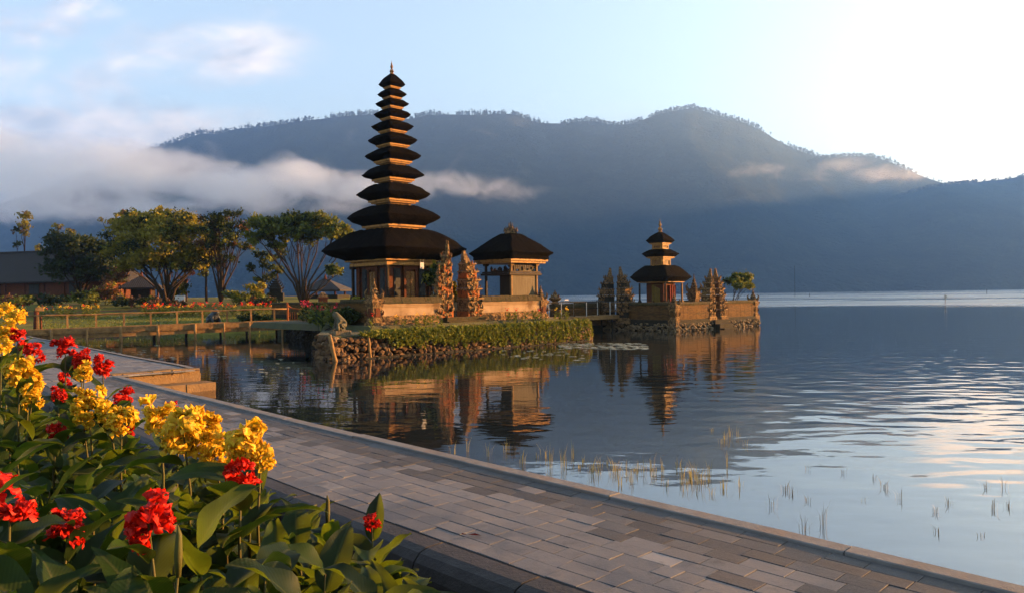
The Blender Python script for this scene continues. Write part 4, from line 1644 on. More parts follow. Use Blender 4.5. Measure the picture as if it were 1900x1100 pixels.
tree('pole_tree', 'slim tree of scattered small tufts left of the golden broad tree', 'tree', (214, 552), 100, [(190, 409, 4, 3), (204, 411, 6, 3), (222, 399, 7, 5), (232, 394, 5, 3), (235, 410, 4, 3), (214, 412, 4, 3), (217, 430, 5, 5)], [M_LEAF_GOLD, M_LEAF_BROWN], 300, .26, .09, 1, M_BARK_DARK, 18, .9, POLE, .55, 1)
tree('young_tree', 'young tree with thin pale trunk right of the golden broad tree', 'tree', (383, 557), 78, [(380, 492, 10, 8), (385, 478, 12, 10), (376, 505, 8, 6)], [M_LEAF_MID], 380, .24, .12, 1, M_BARK, 19, .9, 'young trees behind the flower strip', .6, 2)
tree('young_tree', 'young tiered tree left of the bare fanning branches', 'tree', (487, 559), 78, [(483, 474, 16, 7), (503, 498, 9, 5), (466, 497, 8, 5), (489, 488, 9, 6), (497, 516, 8, 5), (476, 520, 9, 5)], [M_LEAF_DARK, M_LEAF_MID], 620, .22, .11, 1, M_BARK, 20, .9, 'young trees behind the flower strip', .35, 2)
tree('young_tree', 'young tree with wispy tufts growing behind the fanning branches', 'tree', (516, 559), 80, [(510, 480, 10, 6), (518, 500, 9, 6), (505, 512, 8, 5), (522, 470, 8, 6)], [M_LEAF_DARK, M_LEAF_MID], 420, .22, .09, 1, M_BARK, 21, .9, 'young trees behind the flower strip', .4, 2)
tree('young_tree', 'spindly bare young tree left of the slim bronze tree', 'tree', (346, 557), 78, [(350, 505, 8, 7), (342, 520, 7, 5)], [M_LEAF_BROWN], 130, .22, .08, 1, M_BARK, 22, .9, 'young trees behind the flower strip', .5, 2)

BUSH = 'garden shrubs along the hedge'
for (lab, px, py, D, cl, mt_, nl, ls) in [
        ('dark round bush behind the forking trunks of the golden tree', 336, 557, 76, [(336, 540, 15, 16)], [M_LEAF_DARK], 800, .2),
        ('low golden brown shrub at the far left by the long house', 18, 572, 68, [(10, 558, 26, 10), (34, 560, 18, 9), (20, 566, 30, 9)], [M_LEAF_MID, M_LEAF_BROWN], 1100, .18),
        ('dark shrub at the foot of the red house wall', 88, 566, 74, [(80, 555, 26, 8), (108, 557, 20, 8)], [M_LEAF_DARK], 800, .2),
        ('rounded green shrub under the dark dense tree', 150, 566, 70, [(146, 552, 22, 13), (165, 556, 16, 11)], [M_LEAF_MID, M_LEAF_DARK], 900, .18),
        ('twiggy golden shrub between the dark tree and the small pavilion', 195, 562, 72, [(188, 545, 16, 16), (204, 538, 14, 14), (214, 552, 16, 12)], [M_LEAF_BROWN, M_LEAF_GOLD], 800, .18),
        ('leafy bronze shrub under the left side of the golden tree', 222, 560, 76, [(216, 512, 16, 14), (228, 505, 14, 12), (206, 522, 12, 12)], [M_LEAF_BROWN, M_LEAF_MID], 700, .2),
        ('dark low hedge before the small pavilion', 260, 566, 69, [(240, 559, 22, 8), (272, 560, 24, 8)], [M_LEAF_DARK, M_LEAF_BROWN], 900, .17),
        ('low brown shrub below the golden tree trunks', 305, 567, 68, [(298, 562, 22, 7), (322, 563, 16, 6)], [M_LEAF_BROWN, M_LEAF_DARK], 700, .17),
        ('clipped green hedge bush at the foot of the slim bronze tree', 436, 564, 70, [(430, 549, 14, 8), (450, 552, 16, 8)], [M_LEAF_MID], 700, .17),
        ('low green bush between the slim tree and the young tiered tree', 475, 564, 71, [(470, 553, 18, 7), (490, 554, 14, 7)], [M_LEAF_MID, M_LEAF_DARK], 700, .17),
        ('broad leaved pale plant left of the fanning branches', 473, 560, 73, [(475, 540, 8, 8), (466, 533, 10, 4), (484, 532, 8, 5)], [M_LEAF_GOLD], 260, .24),
        ('reddish shrub below the fanning branches', 495, 566, 66, [(480, 562, 16, 8), (500, 560, 14, 9)], [M_LEAF_BROWN, M_LEAF_DARK], 600, .17),
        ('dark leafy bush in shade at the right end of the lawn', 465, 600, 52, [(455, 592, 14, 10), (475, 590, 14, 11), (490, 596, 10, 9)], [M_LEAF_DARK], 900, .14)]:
    tree('garden_shrub', lab, 'shrub', (px, py), D, cl, mt_, nl, ls, .05, 3, M_BARK_DARK, int(px), .9, BUSH, .2, 1)
x, y = uv(49.15, 27.4)
tree('islet_tree', 'small round leafy tree at the far right end of the islet', 'tree', (x, y, Z2), y, [(1362, 521, 15, 11), (1382, 517, 15, 10), (1374, 527, 22, 9), (1372, 513, 12, 6)], [M_LEAF_MID, M_LEAF_DARK], 2300, .13, .06, 5, M_BARK_DARK, 40, .8, None, .2, 3)


# ---------------------------------------------------------------- cannas seen small
def small_canna(petal, seed, h=.95):
    rnd = random.Random(seed)
    q = MB()
    q.tube([(0, 0, -.1), (.01, 0, h * .95)], .012, 4, 0)
    for k in range(7):
        a = k * 2.4 + rnd.random()
        z = h * (.12 + .09 * k)
        L = rnd.uniform(.22, .36)
        w = L * .3
        dx, dy = math.cos(a), math.sin(a)
        nx, ny = -dy, dx
        z1, z2 = z + L * .62, z + L * .55
        q.add([(0, 0, z), (dx * L * .5 + nx * w, dy * L * .5 + ny * w, z1 - .02), (dx * L * 1.0, dy * L * 1.0, z2), (dx * L * .5 - nx * w, dy * L * .5 - ny * w, z1 - .02), (dx * L * .5, dy * L * .5, z1 + .03)],
              [(0, 1, 4), (1, 2, 4), (2, 3, 4), (3, 0, 4)], 0)
    if petal is not None:
        for k in range(11):
            c = Vector((rnd.gauss(0, .05), rnd.gauss(0, .05), h + rnd.uniform(-.08, .10)))
            a = rnd.random() * 6.28
            d = Vector((math.cos(a), math.sin(a), rnd.uniform(.1, .9))) * rnd.uniform(.05, .09)
            e = Vector((-math.sin(a), math.cos(a), rnd.uniform(-.4, .4))) * rnd.uniform(.03, .05)
            q.add([c - d * .3, c + d * .5 + e, c + d * 1.1, c + d * .5 - e], [(0, 1, 2, 3)], 1)
    me_ = q
    return me_


SMALL = {}


def place_small(kind, x, y, z, s, rnd, label, group):
    key = (kind, rnd.randrange(3))
    pet = {'red': M_PETAL_RED, 'yellow': M_PETAL_YEL, 'pink': M_PETAL_PINK, 'leaf': None}[kind]
    if key not in SMALL:
        o = small_canna(pet, hash(kind) % 7 * 0 + len(SMALL) * 3 + 1).build('canna_plant', [M_LEAF_MID if kind != 'pink' else M_LEAF_DARK, pet or M_LEAF_MID], None)
        SMALL[key] = o
    else:
        o = SMALL[key].copy()
        COL.objects.link(o)
    o.location = (x, y, z)
    o.rotation_euler = (rnd.uniform(-.1, .1), rnd.uniform(-.1, .1), rnd.random() * 6.28)
    o.scale = (s, s, s)
    tag(o, label, 'plant', group)
    return o


rnd = random.Random(12)
WORD = {'red': 'red flowered', 'yellow': 'yellow flowered', 'pink': 'dark pink flowered', 'leaf': 'leafy'}
for (x0, x1, n, where, pal) in [(72, 190, 44, 'strip behind the left end of the footbridge', ['yellow', 'yellow', 'red', 'leaf', 'yellow']),
                                (20, 75, 14, 'strip behind the left end of the footbridge', ['red', 'leaf', 'leaf', 'yellow']),
                                (262, 390, 60, 'long strip below the golden tree', ['red', 'red', 'yellow', 'red', 'leaf', 'yellow']),
                                (392, 505, 50, 'strip below the slim and spreading trees', ['red', 'red', 'yellow', 'red', 'leaf'])]:
    for k in range(n):
        px = rnd.uniform(x0, x1)
        D = 63 + rnd.uniform(-1.1, 1.4)
        x, y, z = ground_at(px, 585, D)
        kd = rnd.choice(pal)
        place_small(kd, x, y, z - .05, rnd.uniform(.75, 1.08), rnd, WORD[kd] + ' canna in the flower ' + where, 'cannas in the flower ' + where)
# plants on the temple island
for k in range(190):
    px = rnd.uniform(545, 692)
    D = rnd.uniform(33, 46)
    x, y, _ = at(px, 580, D)
    kd = rnd.choice(['pink', 'leaf', 'leaf', 'leaf', 'leaf'])
    U_, V_ = (x + y) * S2, (y - x) * S2
    if 18.5 < U_ and 26.7 < V_ < 30.2 or (U_ - 23) ** 2 + (V_ - 31.3) ** 2 < 2.6 ** 2 or U_ > 22:
        continue
    if U_ < 16.4 + max(0, (V_ - 27)) * .46 or V_ < 26.2 or V_ > 41:
        continue
    place_small(kd, x, y, .85, rnd.uniform(.8, 1.25), rnd, WORD[kd] + ' dark canna behind the frog statue on the temple island', 'dark cannas behind the frog statue')
for (u0, u1, n, pal, where) in [(19.4, 22.2, 13, ['yellow', 'leaf', 'yellow', 'leaf', 'leaf'], 'at the foot of the temple wall left of the gate'), (25.6, 30.0, 18, ['red', 'leaf', 'leaf', 'yellow', 'leaf'], 'at the foot of the temple wall right of the gate')]:
    for k in range(n):
        u = rnd.uniform(u0, u1)
        x, y = uv(u, rnd.uniform(25.6, 26.8))
        kd = rnd.choice(pal)
        place_small(kd, x, y, .9, rnd.uniform(.45, .75), rnd, WORD[kd] + ' canna ' + where, 'cannas ' + where)
x, y = uv(18.15, 26.3)
place_small('red', x, y, .9, .7, rnd, 'single red canna beside the left corner pillar of the temple wall', None)
tree('island_shrub', 'yellow green leafy shrub behind the side wall of the temple court', 'shrub', (*uv(19.6, 30.5), GZ), 35.4, [(661, 562, 9, 6), (653, 566, 6, 5), (668, 567, 6, 4)], [M_LEAF_GOLD], 300, .12, .04, 2, M_BARK_DARK, 55, .9)
tree('island_shrub', 'feathery green shrub inside the gate opening of the temple', 'shrub', (*uv(24.1, 29.0), GZ), 37.4, [(842, 540, 5, 14), (846, 552, 6, 12), (839, 530, 4, 8)], [M_LEAF_GOLD, M_LEAF_MID], 420, .12, .03, 2, M_BARK_DARK, 56, .9)
tree('island_shrub', 'dark palm like shrub behind the left half of the split gate', 'shrub', (*uv(22.6, 28.4), GZ), 36.0, [(803, 512, 12, 12), (812, 500, 8, 9), (798, 522, 9, 9), (812, 530, 8, 14)], [M_LEAF_DARK, M_LEAF_GOLD], 700, .16, .04, 2, M_BARK_DARK, 57, .9)
tree('island_shrub', 'dark leafy bush at the left edge of the temple island', 'shrub', (*uv(17.6, 29.3), .85), 33.2, [(640, 585, 14, 10), (655, 590, 12, 9), (628, 592, 10, 8)], [M_LEAF_DARK], 900, .12, .04, 2, M_BARK_DARK, 58, .9)
tree('island_shrub', 'dark bush beside the wooden bridge gate', 'shrub', (*uv(22.0, 38.0), .85), 42.4, [(578, 578, 14, 10), (595, 572, 12, 9), (568, 588, 10, 8)], [M_LEAF_DARK], 800, .14, .04, 2, M_BARK_DARK, 59, .9)


# ---------------------------------------------------------------- buildings of the garden
def tiles_mat():
    mt, nt, b, o = new_mat('old_roof_tiles')
    v = nt.coord('Object')
    w = nt.node('ShaderNodeTexWave', wave_type='BANDS', bands_direction='X')
    nt.put(w.inputs['Vector'], v)
    w.inputs['Scale'].default_value = 1.6
    n = nt.noise(v, 1.5, 6, .65)
    nt.put(b.inputs['Base Color'], nt.mix(n, (.006, .0042, .0036), (.013, .008, .0065)))
    b.inputs['Roughness'].default_value = .9
    nt.put(b.inputs['Normal'], nt.bump(nt.math('ADD', w.outputs[1], n), .6, .05))
    return mt


M_TILES = tiles_mat()


def house():
    x0, y0, _ = at(-60, 545, 96)
    x1, y1, _ = at(196, 545, 90)
    gz = land_z((x0 + x1) / 2, 93)
    mid = Vector(((x0 + x1) / 2, (y0 + y1) / 2, gz))
    ang = math.atan2(y1 - y0, x1 - x0)
    L = math.hypot(x1 - x0, y1 - y0)
    t = thing('long_house', 'long low house with dark tiled roof and red brick wall', 'house', mid, ang)
    hw = at(90, 520, 93)[2] - gz
    ht = at(60, 468, 96)[2] - gz
    q = MB()
    q.box((0, 2.5, hw / 2 - .3), (L, 5, hw + .6))
    q.build('wall', M_BRICKISH, t)
    for k in range(8):
        q = MB()
        q.box((-L / 2 + L * k / 7 * .996 + .03, -.06, hw / 2 - .3), (.3, .16, hw + .58))
        q.build('pilaster', M_BRICKISH, t)
    for k in range(3):
        w = MB()
        xx = -L / 2 + L * (k * 2 + 1.5) / 7
        w.box((xx, -.03, hw * .55), (1.5, .1, hw * .45))
        ww = w.build('window', M_BLUEPANEL, t)
        w = MB()
        w.box((xx, -.06, hw * .55 + hw * .25), (1.75, .16, .12))
        w.box((xx, -.06, hw * .55 - hw * .25), (1.75, .16, .12))
        w.box((xx, -.09, hw * .55), (.08, .05, hw * .45))
        w.build('window_frame', M_DARKWOOD, ww)
    q = MB()
    e, r = .9, 0.1
    rise = ht - hw
    A = [(-L / 2 - e, -e, hw - .15), (L / 2 + e, -e, hw - .15), (L / 2 + e, 5 + e, hw - .15), (-L / 2 - e, 5 + e, hw - .15), (-L / 2 + 1.5, 2.5, ht), (L / 2 - 2.6, 2.5, ht)]
    q.add(A + [(p[0], p[1], p[2] - .16) for p in A[:4]], [(0, 1, 5, 4), (1, 2, 5), (2, 3, 4, 5), (3, 0, 4), (0, 6, 7, 1), (1, 7, 8, 2), (2, 8, 9, 3), (3, 9, 6, 0), (9, 8, 7, 6)])
    rf = q.build('roof', M_TILES, t)
    q = MB()
    q.tube([(-L / 2 + 1.4, 2.5, ht + .02), (L / 2 - 2.5, 2.5, ht + .02)], .14, 6)
    q.build('ridge_tiles', M_TILES, rf)


house()


def pavilion(name, label, px, py_base, D, w_px, eave_py, top_py, wallmat, roofmat, rz=0, posts=True):
    x, y, z = ground_at(px, py_base, D)
    s = D / F
    t = thing(name, label, 'pavilion', (x, y, z), rz)
    ze = at(px, eave_py, D)[2] - z
    zt = at(px, top_py, D)[2] - z
    w = w_px * s
    h = w * .36
    q = MB()
    q.box((0, 0, .1), (2 * h + .5, 2 * h + .5, .5))
    q.build('base', M_STONE2, t)
    if wallmat:
        q = MB()
        q.box((0, h * .35, (ze + .35) / 2), (2 * h * .75, h * 1.1, ze - .36))
        q.build('wall', wallmat, t)
    for sx in (-1, 1):
        for sy in (-1, 1):
            q = MB()
            q.box((sx * h * .92, sy * h * .92, (ze + .35) / 2), (.16, .16, ze - .35))
            q.build('post', M_BRICKISH, t)
    q = MB()
    q.add([(-w / 2, -w / 2, ze - .06), (w / 2, -w / 2, ze - .06), (w / 2, w / 2, ze - .06), (-w / 2, w / 2, ze - .06),
           (-w * .06, 0, zt), (w * .06, 0, zt), (-w / 2, -w / 2, ze - .22), (w / 2, -w / 2, ze - .22), (w / 2, w / 2, ze - .22), (-w / 2, w / 2, ze - .22)],
          [(0, 1, 5, 4), (1, 2, 5), (2, 3, 4, 5), (3, 0, 4), (0, 6, 7, 1), (1, 7, 8, 2), (2, 8, 9, 3), (3, 9, 6, 0), (9, 8, 7, 6)])
    rf = q.build('roof', roofmat, t)
    q = MB()
    q.lathe([(.16, 0), (.22, .1), (.1, .25), (.14, .33), (.02, .6)], (0, 0, zt - .05), 7)
    q.build('roof_finial', M_BRICKISH, rf)
    return t


pavilion('garden_pavilion', 'small dark roofed pavilion with red posts left of the golden tree', 263, 556, 80, 66, 533, 513, M_DARKWOOD, M_TILES, R(8))
pavilion('garden_pavilion', 'grey hip roofed open pavilion behind the fanning branches', 604, 553, 84, 84, 537, 518, None, M_TILES, R(-6))
# dark stone shrine silhouetted against the water
x, y, z = ground_at(512, 560, 76)
t = thing('stone_shrine', 'dark stepped stone shrine left of the fanning branches', 'shrine', (x, y, z), R(10))
q = MB()
q.box((0, 0, .3), (1.5, 1.2, 1.0))
q.box((0, 0, .95), (1.1, .9, .3))
q.build('base', M_STONE2, t)
q = MB()
for k in range(5):
    q.box((0, 0, 1.2 + .22 * k), (1.35 - .27 * k, 1.1 - .22 * k, .2), 0, 0, .8)
    for sx in (-1, 1):
        antefix(q, sx * (.62 - .13 * k), 0, 1.2 + .22 * k, .35, 0 if sx > 0 else math.pi)
q.build('stepped_top', M_STONE2, t)
# low dark garden wall, with a brick pier
wall_run('garden_wall', 'low dark wall of the temple garden between the trees and the court', ((lambda p: ((p[0] + p[1]) * S2, (p[1] - p[0]) * S2))(at(508, 570, 60))), ((lambda p: ((p[0] + p[1]) * S2, (p[1] - p[0]) * S2))(at(688, 566, 53))), .9, 1.95, .35, 'worn')
x, y, z = at(599, 552, 57)
t = thing('brick_pier', 'short red brick pier with stepped cap behind the frog statue', 'pier', (x, y, 1.0), R(20))
q = MB()
q.box((0, 0, .6), (.62, .62, 1.2))
q.box((0, 0, 1.26), (.8, .8, .12))
q.build('shaft', M_BRICKISH, t)
q = MB()
q.box((0, 0, 1.42), (.62, .62, .2), 0, 0, .85)
q.box((0, 0, 1.6), (.42, .42, .16), 0, 0, .5)
q.build('cap', M_STONE, t)
# small white sign below the golden tree
x, y, z = ground_at(334, 560, 70)
t = thing('white_sign', 'small blank white board on a peg below the golden tree', 'sign', (x, y, z), R(12))
q = MB()
zz = at(334, 554, 70)[2] - z
q.box((0, 0, zz), (.85, .03, .5), 0, 0, 1, None, .02)
q.build('board', M_WHITE, t)
q = MB()
q.tube([(0, .04, -.2), (0, .04, zz + .1)], .04, 6)
q.build('peg', M_BARK, t)


# ---------------------------------------------------------------- the footbridge
def footbridge():
    p0, p1 = Vector((*uv(10.4, 46.25), .52)), Vector((*uv(23.5, 42.4), .66))
    d = p1 - p0
    L = d.length
    ang = math.atan2(d.y, d.x)
    t = thing('footbridge', 'long timber footbridge with handrail leading to the temple island', 'bridge', p0, ang)
    t.rotation_euler = (0, -math.asin(d.z / L), ang)
    q = MB()
    n = int(L / .22)
    rnd = random.Random(3)
    for k in range(n):
        q.box((L * (k + .5) / n, 0, .0), (L / n * .93, 1.5 + rnd.uniform(-.04, .04), .06))
    q.build('deck', M_BAREWOOD, t)
    for s in (-1, 1):
        q = MB()
        for k in range(3):
            q.box((L * (k + .5) / 3, s * .72, .16 + rnd.uniform(-.01, .01)), (L / 3 - .02, .12, .26))
        q.build('kerb_beam', M_BAREWOOD, t)
        q = MB()
        q.box((L / 2, s * .62, -.14), (L, .14, .2))
        q.build('bearer', M_BAREWOOD, t)
    q = MB()
    pts = [(L * k / 14, .74, .98 + .015 * math.sin(k * 1.7)) for k in range(15)]
    q.tube(pts, .045, 7)
    q.build('handrail', M_BAREWOOD, t, smooth=True)
    n = 10
    for k in range(n):
        q = MB()
        xx = L * (k + .35) / n
        q.box((xx, .74, .62), (.10, .10, .72), rnd.uniform(-.1, .1), 0, .9)
        q.build('baluster', M_BAREWOOD, t)
    n = 8
    for k in range(n):
        for s in (-1, 1):
            q = MB()
            xx = L * (k + .6) / n + rnd.uniform(-.25, .25)
            r = rnd.uniform(.055, .085)
            up = .30 if s < 0 else -.06
            q.tube([(xx, s * .84, up), (xx + rnd.uniform(-.04, .04), s * .84, -.6), (xx + rnd.uniform(-.1, .1), s * .86, -1.9)], [r, r, r * 1.1], 8)
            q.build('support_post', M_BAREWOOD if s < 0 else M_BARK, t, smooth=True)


footbridge()
x, y, z = at(67, 590, 41.2)
t = thing('entrance_post', 'thick reddish post with a small box on top at the start of the footbridge', 'post', (x, y, .5), R(30))
q = MB()
q.tube([(0, 0, -.3), (0, 0, .6), (.02, 0, 1.30)], [.16, .14, .12], 9)
q.tube([(.22, 0, -.3), (.22, 0, .95)], [.06, .05], 7)
q.build('shaft', M_BRICKISH, t, smooth=True)
q = MB()
q.box((.16, -.05, 1.36), (.42, .22, .2), 0, 0, .9, None, .02)
q.build('box', M_BAREWOOD, t)

M_ORANGE = simple_mat('varnished_wood', (.30, .075, .010), (.20, .045, .008), 8, .5, .3, .01)
x, y = uv(23.75, 42.3)
t = thing('bridge_gate', 'orange varnished wooden gate at the island end of the footbridge', 'gate', (x, y, .62), R(20))
for (xx, hgt) in ((-.52, 1.30), (.30, 1.12), (.44, 1.08)):
    q = MB()
    q.box((xx, 0, hgt / 2 - .2), (.10, .12, hgt + .4), 0, 0, 1, None, .015)
    q.box((xx, 0, hgt + .05), (.15, .16, .1), 0, 0, .5)
    q.build('post', M_ORANGE, t)
q = MB()
q.tube([(-.50 + .80 * k / 8, 0, 1.22 - .30 * math.sin(k / 8 * 1.57) - .04 * math.sin(k * .8)) for k in range(9)], .045, 7)
q.tube([(-.50, 0, .55), (-.36, 0, .62), (-.40, 0, .75)], .03, 6)
for k in range(5):
    q.box((-.38 + .14 * k, 0, .45), (.05, .03, .75))
q.box((-.1, 0, .12), (.74, .05, .08))
q.build('gate_leaf', M_ORANGE, t)


# ---------------------------------------------------------------- frog statues
def frog_mesh(mats, parent):
    """a squat seated frog, forelegs straight, back hunched: one surface from overlapping rounded forms"""
    bm = bmesh.new()
    ed = {}
    P = {}
    lay = [('hip', (0, .10, .22), .20), ('belly', (0, .02, .36), .235), ('chest', (0, -.10, .52), .20), ('neck', (0, -.17, .63), .165), ('head', (0, -.26, .70), .155), ('snout', (0, -.38, .69), .095),
           ('eyeL', (-.10, -.23, .835), .055), ('eyeR', (.10, -.23, .835), .055),
           ('shL', (-.19, -.14, .47), .085), ('elL', (-.25, -.20, .26), .062), ('haL', (-.22, -.26, .06), .055), ('fiL', (-.24, -.38, .03), .045),
           ('shR', (.19, -.14, .47), .085), ('elR', (.25, -.20, .26), .062), ('haR', (.22, -.26, .06), .055), ('fiR', (.24, -.38, .03), .045),
           ('thL', (-.20, .12, .22), .12), ('knL', (-.34, -.12, .27), .085), ('ftL', (-.30, .10, .06), .06), ('toL', (-.38, -.12, .035), .05),
           ('thR', (.20, .12, .22), .12), ('knR', (.34, -.12, .27), .085), ('ftR', (.30, .10, .06), .06), ('toR', (.38, -.12, .035), .05)]
    me = bpy.data.meshes.new('body')
    idx = {n: i for i, (n, p, r) in enumerate(lay)}
    E_ = [('hip', 'belly'), ('belly', 'chest'), ('chest', 'neck'), ('neck', 'head'), ('head', 'snout'), ('head', 'eyeL'), ('head', 'eyeR')]
    for s in 'LR':
        E_ += [('chest', 'sh' + s), ('sh' + s, 'el' + s), ('el' + s, 'ha' + s), ('ha' + s, 'fi' + s), ('hip', 'th' + s), ('th' + s, 'kn' + s), ('kn' + s, 'ft' + s), ('ft' + s, 'to' + s)]
    me.from_pydata([p for n, p, r in lay], [(idx[a], idx[b]) for a, b in E_], [])
    o = bpy.data.objects.new('body', me)
    COL.objects.link(o)
    sk = o.modifiers.new('skin', 'SKIN')
    for i, (n, p, r) in enumerate(lay):
        me.skin_vertices[0].data[i].radius = (r, r)
        me.skin_vertices[0].data[i].use_root = (n == 'hip')
    ss = o.modifiers.new('sub', 'SUBSURF')
    ss.levels = 2
    ss.render_levels = 2
    for mm in (mats if isinstance(mats, list) else [mats]):
        me.materials.append(mm)
    dg = bpy.context.evaluated_depsgraph_get()
    ev = o.evaluated_get(dg)
    m2 = bpy.data.meshes.new_from_object(ev)
    m2.name = 'body'
    o.modifiers.clear()
    o.data = m2
    for p in m2.polygons:
        p.use_smooth = True
    o.parent = parent
    return o


M_FROG = simple_mat('painted_frog', (.085, .075, .048), (.055, .052, .035), 5, .7, .3, .01, c3=(.025, .032, .022))
M_FROGDARK = simple_mat('dark_frog', (.02, .024, .03), (.035, .04, .045), 5, .35, .2, .01)  # black covering, with the shadow over the statue put into the colour
x, y = uv(15.95, 25.15)
t = thing('frog_statue', 'pale frog statue seated on a small stone block at the island corner', 'statue', (x, y, .87), R(-62))
q = MB()
q.box((0, 0, .09), (.95, .75, .24), 0, 0, .96, None, .03)
for k in range(10):
    q.blob((random.uniform(-.4, .4), -.37, .1), (.1, .04, .07), 0, .3)
q.build('pedestal', M_PALESTONE, t)
fo = frog_mesh(M_FROG, t)
fo.location = (0, .02, .20)
q = MB()
q.lathe([(.02, 0), (.07, .03), (.085, .12), (.06, .26), (.02, .36)], (.40, -.22, .20), 8)
q.build('small_stone', M_FROG, t, smooth=True)
t.scale = (.84, .84, .84)
x, y, z = ground_at(395, 603, 52)
t = thing('dark_statue', 'dark glossy frog statue on the lawn behind the footbridge rail', 'statue', (x, y, z), R(60))
q = MB()
q.box((0, 0, .1), (1.2, 1.0, .3), 0, 0, .9, None, .04)
q.build('pedestal', M_FROGDARK, t)
fo = frog_mesh(M_FROGDARK, t)
fo.location = (0, 0, .22)
fo.scale = (1.25, 1.5, 1.15)

# ---------------------------------------------------------------- boats, posts and buoys out on the lake
def pedal_boat(label, px, py, D, colour):
    x, y, z = at(px, py, D)
    mt = simple_mat('boat_paint', colour, tuple(c * .8 for c in colour), 3, .5, .1, .01)
    t = thing('pedal_boat', label, 'boat', (x, y, 0), R(70), 'pedal boats moored beyond the far footbridge')
    q = MB()
    for s in (-1, 1):
        q.tube([(-1.3, s * .55, .25), (-1.0, s * .55, .12), (.9, s * .55, .12), (1.35, s * .55, .35)], [.08, .24, .24, .06], 8)
    q.box((0, 0, .32), (1.8, 1.1, .12), 0, 0, .95, None, .05)
    q.build('hull', mt, t, smooth=False)
    q = MB()
    q.box((-.3, 0, .55), (.5, 1.0, .12), 0, 0, 1, None, .05)
    q.box((-.58, 0, .8), (.1, 1.0, .55), 0, 0, .9)
    q.build('seat', M_WHITE, t)
    q = MB()
    q.box((0, 0, 1.65), (1.7, 1.25, .08), 0, 0, .9, None, .08)
    for sx in (-1, 1):
        for sy in (-1, 1):
            q.tube([(sx * .7, sy * .5, .35), (sx * .7, sy * .52, 1.63)], .025, 5)
    q.build('canopy', M_WHITE, t)


pedal_boat('blue pedal boat moored behind the far footbridge, left of the other', 1027, 576, 88, (.04, .28, .50))
pedal_boat('red and white pedal boat moored behind the far footbridge, right of the blue one', 1043, 576, 90, (.50, .08, .08))
x, y = uv(30.2, 29.7)
t = thing('mooring_sign', 'narrow white striped signpost right of the open shrine', 'sign', (x, y, .9), R(-10))
zz = at(1008, 553, y)[2] - .9
q = MB()
q.tube([(0, 0, -.1), (0, 0, zz)], .03, 6)
q.build('pole', M_DARKWOOD, t)
q = MB()
for k in range(3):
    q.box((0, -.03, zz - .18 + .17 * k), (.22, .04, .12))
q.build('board', M_WHITE, t)
for (px, py, top, D, lab, mt_, r) in [(1754, 583, 547, 125, None, None, .04), (1475, 556, 494, 300, 'thin bare pole standing far out in the lake, right of the islet', M_STONE2, .06), (1561, 580, 567, 120, 'short dark stump standing in the calm lake', M_DARKWOOD, .07),
                                      (1502, 556, 545, 320, 'short thin stake far out near the bare pole', M_DARKWOOD, .12), (1831, 552, 537, 330, 'short thin stake far out at the right of the lake', M_DARKWOOD, .12)]:
    x, y, z = at(px, py, D)
    zt = at(px, top, D)[2]
    if lab:
        q = MB()
        q.tube([(0, 0, -1), (.02, 0, zt * .5), (0, 0, zt)], [r, r, r * .7], 6)
        q.box((0, 0, zt - .02), (r * 2.6, r * 2.6, .12), .4, 0, .6)
        tag(q.build('mooring_stake', mt_, None, (x, y, 0)), lab, 'stake', 'stakes far out in the lake')
    else:
        t = thing('marker_flag', 'white pennant on a thin pole standing in the lake at the right', 'flag', (x, y, 0), 0)
        q = MB()
        q.tube([(0, 0, -1), (.02, 0, zt * .5), (0, 0, zt)], r, 6)
        q.build('pole', M_DARKWOOD, t)
        q = MB()
        zb = at(px, 541, D)[2]
        for k in range(4):
            z_ = zt + (zb - zt) * k / 4
            h_ = (zb - zt) / 4
            q.box((.06 + .03 * math.sin(k * 1.4), 0, z_ + h_ / 2 - .5), (.62 - .10 * k, .03, h_ * 1.02), .05 * k)
        q.build('pennant', M_WHITE, t)
# ================================================================ the promenade
PZ0 = .5
LAKE_E = [(5.28, -4), (5.36, 0), (5.41, 1.1), (5.49, 2.6), (5.56, 5.2), (5.70, 9.2), (5.93, 14.1), (6.25, 19.4)]
BED_E = [(3.60, -4), (3.60, 0), (3.60, 3.4), (3.62, 4.4), (3.66, 6.04), (3.74, 7.7), (3.9, 11), (4.15, 14.5), (4.6, 19.4), (4.95, 23), (5.6, 28), (6.5, 36), (7.4, 46)]
UP_E = [(8.3, 19.95), (8.45, 21), (8.75, 26), (9.35, 33), (10.2, 44), (10.6, 47)]


def edge_at(tab, V):
    return interp([(v, u) for u, v in tab], V)


def paving_mat(name, palette, dark):
    """stone slabs, each with its own tone, stained in patches"""
    mt, nt, b, o = new_mat(name)
    v = nt.pos()
    rnd = nt.node('ShaderNodeNewGeometry').outputs['Random Per Island']
    base = nt.ramp(rnd, palette)
    n1 = nt.noise(v, 1.1, 7, .68, .4)
    n2 = nt.noise(v, 5.0, 7, .72)
    n3 = nt.noise(v, 70, 4, .7)
    c = nt.mix(nt.mapr(n1, .46, .68, 0, .8, True), base, dark)
    c = nt.mix(nt.mapr(n2, .54, .72, 0, .65), c, tuple(q * .8 for q in dark))
    c = nt.mix(nt.mapr(n3, .45, .85, 0, .35), c, (.17, .165, .168))
    nt.put(b.inputs['Base Color'], c)
    nt.put(b.inputs['Roughness'], nt.mapr(n1, .45, .66, .8, .55))
    b.inputs['Specular IOR Level'].default_value = .28
    h = nt.math('ADD', nt.math('MULTIPLY', n3, .0022), nt.math('MULTIPLY', n2, .007))
    nt.put(b.inputs['Normal'], nt.bump(h, 1.0, 1.0))
    return mt


